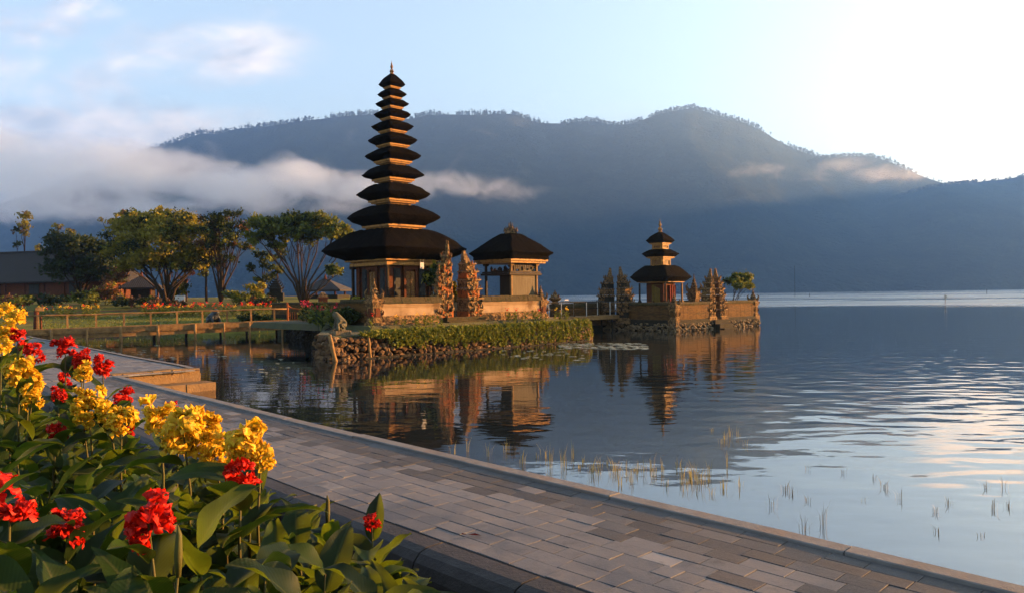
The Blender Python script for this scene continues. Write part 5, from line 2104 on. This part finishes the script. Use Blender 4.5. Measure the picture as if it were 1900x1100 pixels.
M_SLAB = paving_mat('paving_slab', [(0, (.090, .084, .083)), (.08, (.106, .100, .099)), (.4, (.112, .106, .105)), (.8, (.119, .112, .111)), (.95, (.130, .124, .122)), (1, (.19, .183, .18))], (.052, .050, .051))
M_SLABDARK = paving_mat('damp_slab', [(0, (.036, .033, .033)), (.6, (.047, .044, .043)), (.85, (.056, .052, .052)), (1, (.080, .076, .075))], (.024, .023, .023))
M_JOINT = simple_mat('slab_joint', (.012, .010, .009), (.022, .018, .015), 9, 1, .6, .01)
M_CONC = simple_mat('kerb_concrete', (.16, .152, .146), (.12, .113, .107), 5, .9, .7, .012, bscale=40, c3=(.16, .13, .11))
M_KERB = simple_mat('dark_kerb_stone', (.052, .046, .044), (.034, .030, .029), 4, .6, .6, .015, bscale=30, c3=(.035, .032, .03))
M_STEPS = simple_mat('step_concrete', (.19, .122, .058), (.125, .08, .042), 3, .95, .8, .03, bscale=22, c3=(.14, .095, .055))


def strip(name, A, B, z, mt, vs, uvoff=0.0, kind='structure'):
    """sheet between two edge lines, with metre UVs along and across the walk"""
    q = MB()
    uvs = []
    for V in vs:
        a, b = A(V), B(V)
        q.v.append((*uv(a, V), z))
        q.v.append((*uv(b, V), z))
        uvs.append((V, 0.0))
        uvs.append((V, b - a))
    n = len(vs)
    for i in range(n - 1):
        q.f.append((2 * i, 2 * i + 1, 2 * i + 3, 2 * i + 2))
        q.m.append(0)
    o = q.build(name, mt)
    lay = o.data.uv_layers.new(name='UVMap')
    for p in o.data.polygons:
        for li in p.loop_indices:
            lay.data[li].uv = uvs[o.data.loops[li].vertex_index]
    return tag(o, kind=kind)


vs_a = [-4 + .5 * k for k in range(48)]
strip('promenade_bedding', lambda V: edge_at(BED_E, V), lambda V: edge_at(LAKE_E, V) - .17, PZ0 - .012, M_JOINT, vs_a)
vs_b = [19.5 + .5 * k for k in range(56)]
strip('upper_bedding', lambda V: edge_at(BED_E, V), lambda V: edge_at(UP_E, max(V, 19.95)) - .03, PZ0 - .012, M_JOINT, vs_b)


def slabs(name, A, B, v0, v1, rows, seed, dark_rows):
    """every slab of the walk is modelled, each a hair higher or lower than its neighbour"""
    rnd = random.Random(seed)
    q = MB()
    tot = sum(rows)
    acc = 0.0
    for ri, rw in enumerate(rows):
        f0, f1 = acc / tot, (acc + rw) / tot
        acc += rw
        V = v0 - rnd.random() * .5
        while V < v1:
            L = .33 * rnd.choice((1, 1, 1, 1, .5, 1.0, .8))
            va, vb = max(V, v0), min(V + L, v1)
            V += L
            if vb - va < .05:
                continue
            g = .0022
            z = PZ0 + rnd.uniform(-.002, .002)
            tx, ty = rnd.uniform(-.0018, .0018), rnd.uniform(-.0018, .0018)
            cs = []
            for (vv, ff, su, sv) in ((va + g, f0, 1, 1), (va + g, f1, -1, 1), (vb - g, f1, -1, -1), (vb - g, f0, 1, -1)):
                a, b = A(vv), B(vv)
                u = a + (b - a) * ff + su * g * .8
                cs.append((u, vv, su, sv))
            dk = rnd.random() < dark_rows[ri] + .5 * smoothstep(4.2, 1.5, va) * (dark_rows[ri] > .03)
            zz = [z + tx * (c[2]) + ty * c[3] * .5 for c in cs]
            top = [(*uv(c[0] + c[2] * .0035, c[1] + c[3] * .0035), k) for c, k in zip(cs, zz)]
            rim = [(*uv(c[0], c[1]), k - .0022) for c, k in zip(cs, zz)]
            bot = [(*uv(c[0], c[1]), PZ0 - .03) for c in cs]
            fs = [(3, 2, 1, 0)]
            for i in range(4):
                j = (i + 1) % 4
                fs += [(i, j, 4 + j, 4 + i), (4 + i, 4 + j, 8 + j, 8 + i)]
            q.add(top + rim + bot, fs, 1 if dk else 0)
    return tag(q.build(name, [M_SLAB, M_SLABDARK]), kind='structure')


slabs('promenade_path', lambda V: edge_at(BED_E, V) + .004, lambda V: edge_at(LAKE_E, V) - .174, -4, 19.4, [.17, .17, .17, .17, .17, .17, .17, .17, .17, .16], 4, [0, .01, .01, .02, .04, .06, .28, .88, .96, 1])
slabs('upper_path', lambda V: edge_at(BED_E, V) + .004, lambda V: edge_at(UP_E, max(V, 19.95)) - .21, 19.5, 46.5, [.24] * 13, 5, [.1] * 13)

# lake side kerb in long pieces, a little proud of the slabs, with the wall down to the water
q = MB()
w_ = MB()
V = -4.0
rnd = random.Random(2)
while V < 19.3:
    L = min(rnd.uniform(1.7, 2.3), 19.4 - V)
    n = 4
    jx, jz = rnd.uniform(-.009, .009), rnd.uniform(-.006, .006)
    for k in range(n):
        va, vb = V + (L - .012) * k / n, V + (L - .012) * (k + 1) / n
        ea, eb = edge_at(LAKE_E, va) + jx, edge_at(LAKE_E, vb) + jx
        za = PZ0 + .022 + jz
        pts = []
        for (e, vv) in ((ea, va), (eb, vb)):
            pts += [(*uv(e - .172, vv), PZ0 - .05), (*uv(e - .165, vv), za - .006), (*uv(e - .155, vv), za), (*uv(e - .012, vv), za), (*uv(e, vv), za - .012), (*uv(e, vv), PZ0 - .14)]
        fs = [(i, i + 1, 7 + i, 6 + i) for i in range(5)] + ([(0, 5, 4, 3, 2, 1)] if k == 0 else []) + ([(6, 7, 8, 9, 10, 11)] if k == n - 1 else [])
        q.add(pts, [tuple(reversed(f)) for f in fs])
        w_.add([(*uv(ea - .02, va), PZ0 - .1), (*uv(eb - .02, vb), PZ0 - .1), (*uv(eb + .05, vb), -.95), (*uv(ea + .05, va), -.95)], [(0, 1, 2, 3)])
    V += L
tag(q.build('kerb_strip', M_CONC), kind='structure')
tag(w_.build('lake_retaining_face', M_STONE2), kind='structure')
w_ = MB()
for k in range(54):
    va, vb = 19.95 + .5 * k, 19.95 + .5 * (k + 1)
    ea, eb = edge_at(UP_E, va), edge_at(UP_E, vb)
    w_.add([(*uv(ea - .035, va), PZ0 + .02), (*uv(eb - .035, vb), PZ0 + .02), (*uv(eb + .05, vb), -.95), (*uv(ea + .05, va), -.95)], [(0, 1, 2, 3)])
    w_.add([(*uv(ea - .20, va), PZ0 + .02), (*uv(eb - .20, vb), PZ0 + .02), (*uv(eb - .035, vb), PZ0 + .02), (*uv(ea - .035, va), PZ0 + .02)], [(3, 2, 1, 0)])
tag(w_.build('upper_kerb', M_CONC), kind='structure')

# steps going down to the water beside the promenade
t = thing('water_steps', 'worn ochre concrete landing steps going down from the promenade to the water', 'steps', (*uv(7.2, 19.6), 0), RZ)
q = MB()
rnd = random.Random(6)
n = 9
for k in range(n):
    L = 2.1 / n
    q.box((-1.02 + L * (k + .5), .28 + rnd.uniform(-.012, .012), PZ0 - .045 + rnd.uniform(-.008, .008)), (L * .998, .42, .12 + rnd.uniform(-.01, .03)), rnd.uniform(-.012, .012), 0, 1, None, .01)
q.build('landing_edge', M_STEPS, t)
q = MB()
q.box((.03, .25, -.28), (2.12, .40, 1.36), 0, 0, 1)
q.build('landing_face', M_STEPS, t)
for i, (z, y0) in enumerate(((.20, -.30), (-.02, -.80))):
    q = MB()
    m_ = 6
    for k in range(m_):
        L = 2.2 / m_
        q.box((-1.05 + L * (k + .5) + .05, y0 + .02 + rnd.uniform(-.01, .01), z - .5), (L * .999, .62, 1.0 + rnd.uniform(-.012, .012)), 0, 0, 1, None, .008)
    q.build('step', M_STEPS, t)

# dark rounded kerb stones along the flower bed
V = -3.5
k = 0
q = MB()
while V < 40:
    L = .98
    n = 3
    prof = [(.0, PZ0 - .006), (-.02, PZ0 + .004), (-.17, PZ0 + .002), (-.235, PZ0 - .02), (-.285, PZ0 - .07), (-.31, PZ0 - .14), (-.33, PZ0 - .55)]
    for j in range(n):
        va, vb = V + (L - .016) * j / n, V + (L - .016) * (j + 1) / n
        ea, eb = edge_at(BED_E, va) - .012, edge_at(BED_E, vb) - .012
        a = [(*uv(ea + p, va), z) for p, z in prof]
        b = [(*uv(eb + p, vb), z) for p, z in prof]
        m_ = len(prof)
        fs = [(i, m_ + i, m_ + i + 1, i + 1) for i in range(m_ - 1)]
        if j == 0:
            fs.append(tuple(range(m_)))
        if j == n - 1:
            fs.append(tuple(reversed(range(m_, 2 * m_))))
        q.add(a + b, [tuple(reversed(f)) for f in fs])
    V += L
    k += 1
tag(q.build('bed_kerb', M_KERB, smooth=False), kind='structure')


def bed_z(U, V):
    d = max(0.0, edge_at(BED_E, V) - .3 - U)
    return .16 + .14 * min(d, 3.0)


vsr = [-4 + .75 * k for k in range(60)]
q = MB()
cols = 9
for V in vsr:
    e = edge_at(BED_E, V) - .28
    for c in range(cols):
        U = e - c * c * .16
        q.v.append((*uv(U, V), bed_z(U, V) + .04 * mnoise.noise(Vector((U * 3, V * 3, 0)))))
for i in range(len(vsr) - 1):
    for c in range(cols - 1):
        a = i * cols + c
        q.f.append((a, a + 1, a + cols + 1, a + cols))
        q.m.append(0)
M_SOIL = simple_mat('dark_soil', (.008, .006, .004), (.014, .010, .007), 8, 1, .9, .05)
tag(q.build('flower_bed', M_SOIL), kind='structure')


# ================================================================ cannas of the foreground bed
def canna_leaf_mat():
    mt, nt, b, o = new_mat('canna_leaf')
    v = nt.coord('Object')
    x, y, z = nt.sep(v)
    ay = nt.math('ABSOLUTE', y)
    k = nt.math('SUBTRACT', x, nt.math('MULTIPLY', ay, 1.1))
    vein = nt.math('SINE', nt.math('MULTIPLY', k, 300))
    mid = nt.mapr(ay, .002, .008, 1, 0)
    rnd = nt.node('ShaderNodeObjectInfo').outputs['Random']
    base = nt.ramp(rnd, [(0, (.0025, .008, .003)), (.4, (.006, .018, .004)), (.75, (.016, .038, .006)), (1, (.042, .066, .010))])
    n = nt.noise(v, 14, 4, .6)
    base = nt.mix(nt.mapr(n, .4, .75, 0, .5), base, (.016, .024, .007))
    c = nt.mix(nt.mapr(vein, .2, 1, 0, .12), base, (.025, .036, .012))
    c = nt.mix(nt.math('MULTIPLY', mid, .5), c, (.06, .07, .024))
    n2 = nt.noise(v, 30, 3, .5)
    c = nt.mix(nt.mapr(n2, .72, .78, 0, .7), c, (.06, .04, .015))
    nt.put(b.inputs['Base Color'], c)
    b.inputs['Roughness'].default_value = .5
    b.inputs['Specular IOR Level'].default_value = .16
    nm = nt.bump(nt.math('ADD', nt.math('MULTIPLY', vein, .3), nt.math('MULTIPLY', n, 1.5)), .25, .003)
    nt.put(b.inputs['Normal'], nm)
    tr = nt.node('ShaderNodeBsdfTranslucent')
    nt.put(tr.inputs[0], nt.mix(.45, c, (.16, .22, .008)))
    mx = nt.node('ShaderNodeMixShader')
    mx.inputs[0].default_value = .42
    nt.l.new(b.outputs[0], mx.inputs[1])
    nt.l.new(tr.outputs[0], mx.inputs[2])
    nt.l.new(mx.outputs[0], o.inputs[0])
    return mt


M_CANNA = canna_leaf_mat()
M_CSTEM = simple_mat('canna_stem', (.045, .055, .012), (.055, .042, .014), 5, .6, .3, .005, c3=(.07, .03, .014))


def petal_mat(name, c1, c2, c3, tcol):
    mt, nt, b, o = new_mat(name)
    v = nt.coord('Object')
    rnd = nt.node('ShaderNodeNewGeometry').outputs['Random Per Island']
    c = nt.ramp(rnd, [(0, c1), (.6, c2), (1, c1)])
    n = nt.noise(v, 38, 4, .6)
    c = nt.mix(nt.mapr(n, .52, .66), c, c3)
    nt.put(b.inputs['Base Color'], c)
    b.inputs['Roughness'].default_value = .55
    b.inputs['Specular IOR Level'].default_value = .25
    nt.put(b.inputs['Normal'], nt.bump(nt.noise(v, 90, 3, .6), .35, .004))
    tr = nt.node('ShaderNodeBsdfTranslucent')
    nt.put(tr.inputs[0], nt.mix(.5, c, tcol))
    mx = nt.node('ShaderNodeMixShader')
    mx.inputs[0].default_value = .42
    nt.l.new(b.outputs[0], mx.inputs[1])
    nt.l.new(tr.outputs[0], mx.inputs[2])
    nt.l.new(mx.outputs[0], o.inputs[0])
    return mt


M_BIGRED = petal_mat('canna_red', (.36, .006, .002), (.46, .010, .0025), (.46, .022, .004), (.6, .010, .002))
M_BIGYEL = petal_mat('canna_yellow', (.56, .34, .008), (.62, .42, .025), (.52, .16, .005), (.66, .40, .012))


def leaf_mesh(seed, L=.42, W=.15):
    rnd = random.Random(seed)
    q = MB()
    nx, ny = 12, 4
    arch = rnd.uniform(.5, 1.25)
    fold = rnd.uniform(.15, .55)
    wav = rnd.uniform(.006, .016)
    ph = rnd.random() * 6
    tw = rnd.uniform(-.5, .5)
    ang = R(rnd.uniform(5, 25))
    x = z = 0.0
    pet = .07
    pos = []
    for i in range(nx + 1):
        t = i / nx
        pos.append((x, z, ang))
        ang -= arch * 1.15 / nx * (.4 + 1.2 * t)
        x += L / nx * math.cos(ang)
        z += L / nx * math.sin(ang)
    for i in range(nx + 1):
        t = i / nx
        w = W * .5 * max(.03, (math.sin(math.pi * min(1, t ** .72)) ** .78) * (1 - .25 * t)) if t < 1 else .001
        xx, zz, a = pos[i]
        for j in range(-ny, ny + 1):
            s = j / ny
            yy = w * s
            lift = fold * abs(s) ** 1.3 * w + wav * math.sin(t * 13 + ph + (2.0 if s > 0 else 0)) * abs(s) ** 2
            yy2 = yy * math.cos(tw * t) - lift * math.sin(tw * t)
            l2 = yy * math.sin(tw * t) + lift * math.cos(tw * t)
            q.v.append((xx - math.sin(a) * l2, yy2, zz + math.cos(a) * l2))
    m_ = 2 * ny + 1
    for i in range(nx):
        for j in range(m_ - 1):
            a = i * m_ + j
            q.f.append((a, a + m_, a + m_ + 1, a + 1))
            q.m.append(0)
    me = bpy.data.meshes.new('leaf')
    me.from_pydata(q.v, [], q.f)
    me.materials.append(M_CANNA)
    me.polygons.foreach_set('use_smooth', [True] * len(q.f))
    me.update()
    return me


LEAVES = [leaf_mesh(k, .40 + .02 * (k % 5), .165 + .014 * (k % 4)) for k in range(12)]


def petal(q, c, d, up, L, W, rnd, curl):
    """one ruffled petal: base at c, growing along d and bending back"""
    d = d.normalized()
    side = d.cross(up)
    side = side.normalized() if side.length > .05 else Vector((1, 0, 0))
    nn = side.cross(d).normalized()
    n, m_ = 6, 5
    o = len(q.v)
    ph = rnd.random() * 6.28
    ph2 = rnd.random() * 6.28
    for i in range(n + 1):
        t = i / n
        w = W * (.25 + 1.05 * math.sin(math.pi * min(1.0, t * .62 + .02)) ** 1.1) * .5
        if i == n:
            w *= .80
        for j in range(-m_, m_ + 1):
            s = j / m_
            bend = curl * t * t * L
            ruf = (.012 * math.sin(s * 7 + ph) + .010 * math.sin(t * 8 + ph2 + s * 3)) * t * 1.4
            edge = .014 * math.sin(s * 9 + ph2) * (1 if i == n else .3)
            p = c + d * (L * t * (1 - .26 * s * s * t) + edge) + side * (w * s) + nn * (-bend + ruf + .22 * w * s * s)
            q.v.append(tuple(p))
    mm = 2 * m_ + 1
    for i in range(n):
        for j in range(mm - 1):
            a = o + i * mm + j
            q.f.append((a, a + 1, a + mm + 1, a + mm))
            q.m.append(0)


def flower_mesh(seed, mt, size, florets, spread):
    """head of a canna: several florets of broad crumpled petals round the stem tip; unit is about .2 m across"""
    rnd = random.Random(seed)
    q = MB()
    for f in range(florets):
        a = f * 2.4 + rnd.uniform(-.4, .4)
        h = rnd.uniform(-.085, .085) * size
        c = Vector((math.cos(a) * .030 * spread, math.sin(a) * .030 * spread, h))
        axis = Vector((math.cos(a) * .8, math.sin(a) * .8, rnd.uniform(.1, .8))).normalized()
        for k in range(rnd.choice((3, 4, 4))):
            v = Vector((rnd.gauss(0, 1), rnd.gauss(0, 1), rnd.gauss(0, 1)))
            d = (axis + v * .48).normalized()
            petal(q, c, d, Vector((rnd.gauss(0, .3), rnd.gauss(0, .3), 1)), rnd.uniform(.048, .068) * size, rnd.uniform(.068, .095) * size, rnd, rnd.uniform(.0, .6))
    me = bpy.data.meshes.new('flower_head')
    me.from_pydata(q.v, [], q.f)
    me.materials.append(mt)
    me.polygons.foreach_set('use_smooth', [True] * len(q.f))
    me.update()
    return me


REDS = [flower_mesh(100 + k, M_BIGRED, 1.12, 8 + k % 2, 1.15) for k in range(6)]
YELS = [flower_mesh(200 + k, M_BIGYEL, 1.12, 10 + k % 3, 1.35) for k in range(6)]
STEMS = {}


def stem_mesh(h, seed):
    rnd = random.Random(seed)
    q = MB()
    b1, b2 = rnd.uniform(-.03, .03), rnd.uniform(-.03, .03)
    q.tube([(0, 0, -.15), (b1 * .5, b2 * .5, h * .4), (b1, b2, h * .75), (0, 0, h)], [.010, .009, .007, .004], 7)
    return q


def stem_x(h, t):
    return 0


def canna(name, label, pos, h, flower, fsize, seed, nleaf=5, group=None, bud=False, lscale=1.0, low=.10, high=.72):
    rnd = random.Random(seed)
    t = thing(name, label, 'plant', pos, rnd.random() * 6.28, group)
    stem_mesh(h, seed).build('stem', M_CSTEM, t, smooth=True)
    for k in range(nleaf):
        o = bpy.data.objects.new('leaf', rnd.choice(LEAVES))
        COL.objects.link(o)
        o.parent = t
        z = h * (low + (high - low) * k / max(1, nleaf - 1))
        o.location = (0, 0, z)
        o.rotation_euler = (rnd.uniform(-.35, .35), R(-rnd.uniform(0, 60)), k * 2.5 + rnd.uniform(-.5, .5))
        s = lscale * rnd.uniform(.75, 1.15) * (1 - .25 * k / max(1, nleaf))
        o.scale = (s, s * rnd.uniform(.9, 1.15), s)
    if flower is not None:
        o = bpy.data.objects.new('flower_head', rnd.choice(REDS if flower == 'red' else YELS))
        COL.objects.link(o)
        o.parent = t
        o.location = (0, 0, h + .02)
        o.rotation_euler = (rnd.uniform(-.25, .25), rnd.uniform(-.25, .25), rnd.random() * 6.28)
        o.scale = (fsize, fsize, fsize)
    if bud:
        q = MB()
        q.tube([(0, 0, h - .02), (.004, 0, h + .05), (.006, .003, h + .12), (.004, 0, h + .15)], [.008, .014, .010, .002], 7)
        q.build('bud', M_CSTEM, t, smooth=True)
    return t


def py_limit(px):
    """upper outline of the leaf mass in the bed"""
    return interp([(-400, 600), (-100, 660), (0, 700), (120, 740), (250, 800), (380, 860), (500, 905), (560, 925), (640, 960), (700, 1000), (760, 1035), (800, 1090), (850, 1130)], px)


FLOWERS = [
    # px, py, D, colour, size, description
    (6, 577, 8.6, 'yellow', 1.15, 'topmost yellow canna cut by the left edge, upper left of the bed'),
    (28, 590, 8.2, 'yellow', 1.15, 'yellow canna at the upper left, just left of the footbridge post'),
    (14, 614, 7.9, 'yellow', 1.05, 'yellow canna below the topmost yellow heads at the left edge'),
    (3, 644, 7.2, 'yellow', 1.0, 'yellow canna half cut by the left edge below a red head'),
    (33, 624, 7.8, 'red', .95, 'small red canna against the upper left yellow heads'),
    (64, 655, 7.4, 'red', 1.05, 'red canna right of the pair at the far left, beside the path'),
    (45, 648, 7.9, 'red', .8, 'small red canna partly behind a larger red one at the far left'),
    (121, 646, 6.9, 'red', 1.2, 'tall red canna standing free against the grey path'),
    (151, 665, 6.9, 'red', .95, 'red canna just right of the tall free standing red one'),
    (190, 676, 6.9, 'red', 1.0, 'red canna nearest the water steps on a thin bare stem'),
    (155, 689, 6.6, 'yellow', .85, 'small yellow canna below a red one, in front of the path'),
    (38, 690, 5.6, 'yellow', 1.25, 'large yellow canna at the left, above the dark leaves'),
    (56, 708, 5.7, 'yellow', 1.0, 'yellow canna tucked under the large yellow head at the left'),
    (121, 706, 7.0, 'red', .75, 'small red canna low behind the yellow heads near the path'),
    (109, 730, 6.4, 'red', .75, 'small red canna among leaves left of the middle yellow heads'),
    (59, 736, 5.5, 'yellow', .85, 'yellow canna with a reddish tip at the left, lower than its neighbours'),
    (163, 744, 5.2, 'yellow', 1.15, 'bright yellow canna in the middle of the left group'),
    (154, 776, 5.1, 'yellow', .75, 'small low yellow canna under the bright middle one'),
    (203, 772, 5.1, 'yellow', .95, 'left one of two touching yellow cannas near the kerb'),
    (226, 780, 5.0, 'yellow', 1.1, 'right one of two touching yellow cannas near the kerb'),
    (229, 737, 6.2, 'red', .95, 'red canna leaning over the kerb above two yellow heads'),
    (106, 801, 5.0, 'red', .75, 'pinkish red canna low among the leaves at the left'),
    (237, 803, 5.6, 'red', .6, 'tiny red canna behind the right one of two yellow heads'),
    (320, 757, 5.4, 'red', .55, 'tiny red canna peeping over the big yellow cluster'),
    (296, 772, 4.35, 'yellow', 1.1, 'leftmost yellow canna of the big cluster by the path'),
    (340, 797, 4.0, 'yellow', 1.35, 'biggest yellow canna in the middle of the cluster by the path'),
    (372, 806, 4.1, 'yellow', 1.1, 'yellow canna at the right shoulder of the biggest one'),
    (398, 838, 4.0, 'yellow', .9, 'drooping orange yellow canna between the big heads'),
    (455, 822, 3.75, 'yellow', 1.25, 'large yellow canna farthest right, against the grey paving'),
    (484, 850, 3.75, 'yellow', .75, 'small ragged yellow canna at the right tip of the bed'),
    (447, 888, 3.6, 'red', .95, 'red canna right below the farthest right yellow heads'),
    (275, 960, 2.75, 'red', 1.05, 'large red canna in the centre foreground of the bed'),
    (125, 978, 3.1, 'red', .85, 'narrow red canna in the shade of the lower left'),
    (18, 930, 2.8, 'red', 1.0, 'large red canna cut by the left edge low in the picture'),
    (690, 970, 4.6, 'red', .62, 'small red canna low over the dark kerb at the right end of the bed'),
]
for i, (px, py, D, colr, fs, lab) in enumerate(FLOWERS):
    x, y, z = at(px, py, D)
    U_, V_ = (x + y) * S2, (y - x) * S2
    e = edge_at(BED_E, V_) - .42
    gz = bed_z(U_, V_)
    canna('flowering_canna', lab, (x, y, gz), z - gz - .02, colr, fs * (.76 if colr == 'red' else .78), 500 + i, 8, None, False, 1.0, .10, .86)
    if U_ > e:
        print('flower past the bed edge', px, py, round(U_ - e, 2))

# leafy stalks that fill the bed
rnd = random.Random(31)
spots = []
tries = 0
while len(spots) < 190 and tries < 20000:
    tries += 1
    D = 1.9 + 9.5 * rnd.random() ** 1.5
    px = rnd.uniform(-220, 780)
    a, _b2 = un(px, 900)
    x, y = a / F * D, D
    U_, V_ = (x + y) * S2, (y - x) * S2
    if U_ > edge_at(BED_E, V_) - .55 or U_ < -.9:
        continue
    if min(((x - s[0]) ** 2 + (y - s[1]) ** 2 for s in spots), default=9) < .19 ** 2:
        continue
    gz = bed_z(U_, V_)
    pl_ = py_limit(px) + rnd.uniform(5, 60)
    for (fx, fy, fD, *_r) in FLOWERS:
        if D < fD + .1 and abs(px - fx) < 190 / D:
            pl_ = max(pl_, fy + 120 / fD)
    lim = at(px, pl_, D)[2]
    h = min(lim - gz, rnd.uniform(.85, 1.35)) - .10
    if h < .28:
        continue
    spots.append((x, y, gz, h))
for i, (x, y, gz, h) in enumerate(spots):
    canna('leafy_canna', 'dark leafy canna stalk without a flower in the foreground bed', (x, y, gz), h * .80, None, 1, 900 + i, 8, 'leafy canna stalks of the foreground bed', False, 1.02, .10, 1.0)
x, y, z = at(607, 928, 4.2)
canna('budding_canna', 'canna with an unopened reddish bud on an upright stalk right of the yellow heads', (x, y, .2), z - .2 - .12, None, 1, 77, 6, None, True, .95, .2, .85)
x, y, z = at(330, 1030, 2.5)
canna('budding_canna', 'canna with a closed green bud before the large pale leaf in the foreground', (x, y, .4), z - .4 - .05, None, 1, 78, 4, None, True, 1.0, .3, .8)


# ================================================================ plants standing in the water
def tuft_mesh(seed, blades, h, bend):
    rnd = random.Random(seed)
    q = MB()
    for k in range(blades):
        a = rnd.random() * 6.28
        r = rnd.uniform(0, .05)
        x, y = r * math.cos(a), r * math.sin(a)
        hh = h * rnd.uniform(.5, 1.1)
        dx, dy = math.cos(a) * bend * hh * rnd.uniform(.1, 1), math.sin(a) * bend * hh * rnd.uniform(.1, 1)
        w = rnd.uniform(.0016, .0032)
        wx, wy = -math.sin(a) * w, math.cos(a) * w
        kink = rnd.random() < .25
        p = [(x, y, -.15), (x + dx * .25, y + dy * .25, hh * .5), (x + dx, y + dy, hh * (.55 if kink else 1.0))]
        o = len(q.v)
        q.v += [(p[0][0] - wx, p[0][1] - wy, p[0][2]), (p[0][0] + wx, p[0][1] + wy, p[0][2]), (p[1][0] + wx, p[1][1] + wy, p[1][2]), (p[1][0] - wx, p[1][1] - wy, p[1][2]), p[2]]
        q.f += [(o, o + 1, o + 2, o + 3), (o + 3, o + 2, o + 4)]
        q.m += [0, 0]
    return q


M_REED = leaf_mat('reed_blade', (.20, .16, .05), (.26, .22, .06), (.14, .16, .04), .3, (.3, .26, .05))
M_REEDDARK = leaf_mat('dead_reed', (.10, .09, .06), (.16, .14, .09), (.08, .07, .05), .1)
REEDS = [(842, 842, .25, 3), (868, 838, .3, 3), (905, 846, .28, 4), (940, 838, .3, 5), (968, 860, .2, 3), (1020, 868, .36, 7), (1044, 866, .34, 5), (1064, 850, .3, 3), (1082, 858, .14, 4), (1098, 878, .26, 9), (1112, 880, .2, 6),
         (1140, 872, .2, 4), (1160, 884, .2, 5), (1182, 880, .16, 3), (1208, 870, .26, 5), (1218, 876, .2, 4), (1150, 900, .18, 4), (1235, 902, .14, 3), (1268, 884, .2, 4), (1290, 890, .26, 9), (1298, 898, .26, 8), (1316, 880, .22, 4), (1350, 866, .26, 3), (1342, 906, .16, 5), (1372, 902, .16, 5),
         (1345, 815, .22, 5), (1368, 810, .18, 4), (1320, 800, .12, 4), (1270, 912, .14, 4), (1320, 918, .16, 5)]
_rr = random.Random(44)
for (_cx, _cy, _n) in ((1292, 893, 8), (1105, 876, 7), (1160, 884, 6), (1030, 866, 4), (1215, 872, 4), (1345, 812, 3)):
    for _k in range(_n):
        REEDS.append((int(_cx + _rr.gauss(0, 26)), int(_cy + _rr.gauss(0, 9)), _rr.uniform(.08, .24), _rr.choice((3, 4, 5))))
DARKR = [(1432, 940, .2, 4), (1458, 910, .14, 6), (1470, 915, .12, 7), (1500, 930, .1, 5), (1494, 985, .16, 4), (1527, 972, .26, 5), (1500, 872, .1, 3), (1565, 878, .1, 3), (1620, 888, .08, 4), (1640, 905, .12, 8), (1672, 925, .16, 4), (1738, 950, .1, 4), (1760, 935, .1, 5), (1830, 905, .1, 5), (1842, 945, .18, 5), (1862, 905, .18, 3), (1872, 940, .1, 4), (1740, 990, .08, 3), (1600, 930, .06, 4), (1820, 995, .06, 3)]
for grp, mt_, base_lab, gname in ((REEDS, M_REED, 'yellow green reed tuft standing in the shallow water beside the kerb', 'sunlit reed tufts in the shallows'), (DARKR, M_REEDDARK, 'thin dark broken reed standing in the bright water near the kerb', 'dark broken reeds in the bright water')):
    for i, (px, py, h, nb) in enumerate(grp):
        x, y, z = on_z(px, py, 0)
        o = tuft_mesh(px, nb + 2, h * .95, .5 if mt_ is M_REED else .75).build('reed_tuft', mt_, None, (x, y, 0))
        tag(o, base_lab, 'reed', gname)

# pale floating weed near the islands, and under the footbridge
def weeds():
    rnd = random.Random(9)
    q = MB()
    for (px0, px1, py0, py1, n, s) in [(1040, 1200, 637, 648, 190, .09), (930, 1090, 650, 668, 40, .07), (430, 560, 665, 700, 24, .05), (150, 420, 640, 668, 40, .07)]:
        for k in range(n):
            x, y, z = on_z(rnd.uniform(px0, px1), py0 + (py1 - py0) * rnd.random(), 0)
            r = s * rnd.uniform(.5, 1.5)
            m_ = 7
            a0 = rnd.random() * 6
            zz = .006 + .004 * rnd.random()
            q.add([(x + r * rnd.uniform(.7, 1.2) * 1.5 * math.cos(a0 + 6.28 * i / m_), y + r * rnd.uniform(.7, 1.2) * math.sin(a0 + 6.28 * i / m_), zz + .01 * (i % 2)) for i in range(m_)], [tuple(range(m_))])
    tag(q.build('floating_weed', simple_mat('pale_weed', (.16, .17, .12), (.24, .24, .17), 4, .6, .2, .01)), 'pale weed floating on the water around the islands', 'weed', kind='stuff')


weeds()
# a fallen leaf on the slabs
x, y, z = on_z(868, 994, PZ0)
q = MB()
q.add([(0, 0, .012), (.05, .018, .02), (.11, 0, .012), (.05, -.018, .016), (-.05, .004, .02), (-.05, -.004, .012)], [(0, 1, 2), (0, 2, 3), (0, 4, 5)])
tag(q.build('fallen_leaf', M_RED, None, (x, y, PZ0), R(-15)), 'small dry red leaf lying on the grey paving', 'leaf')
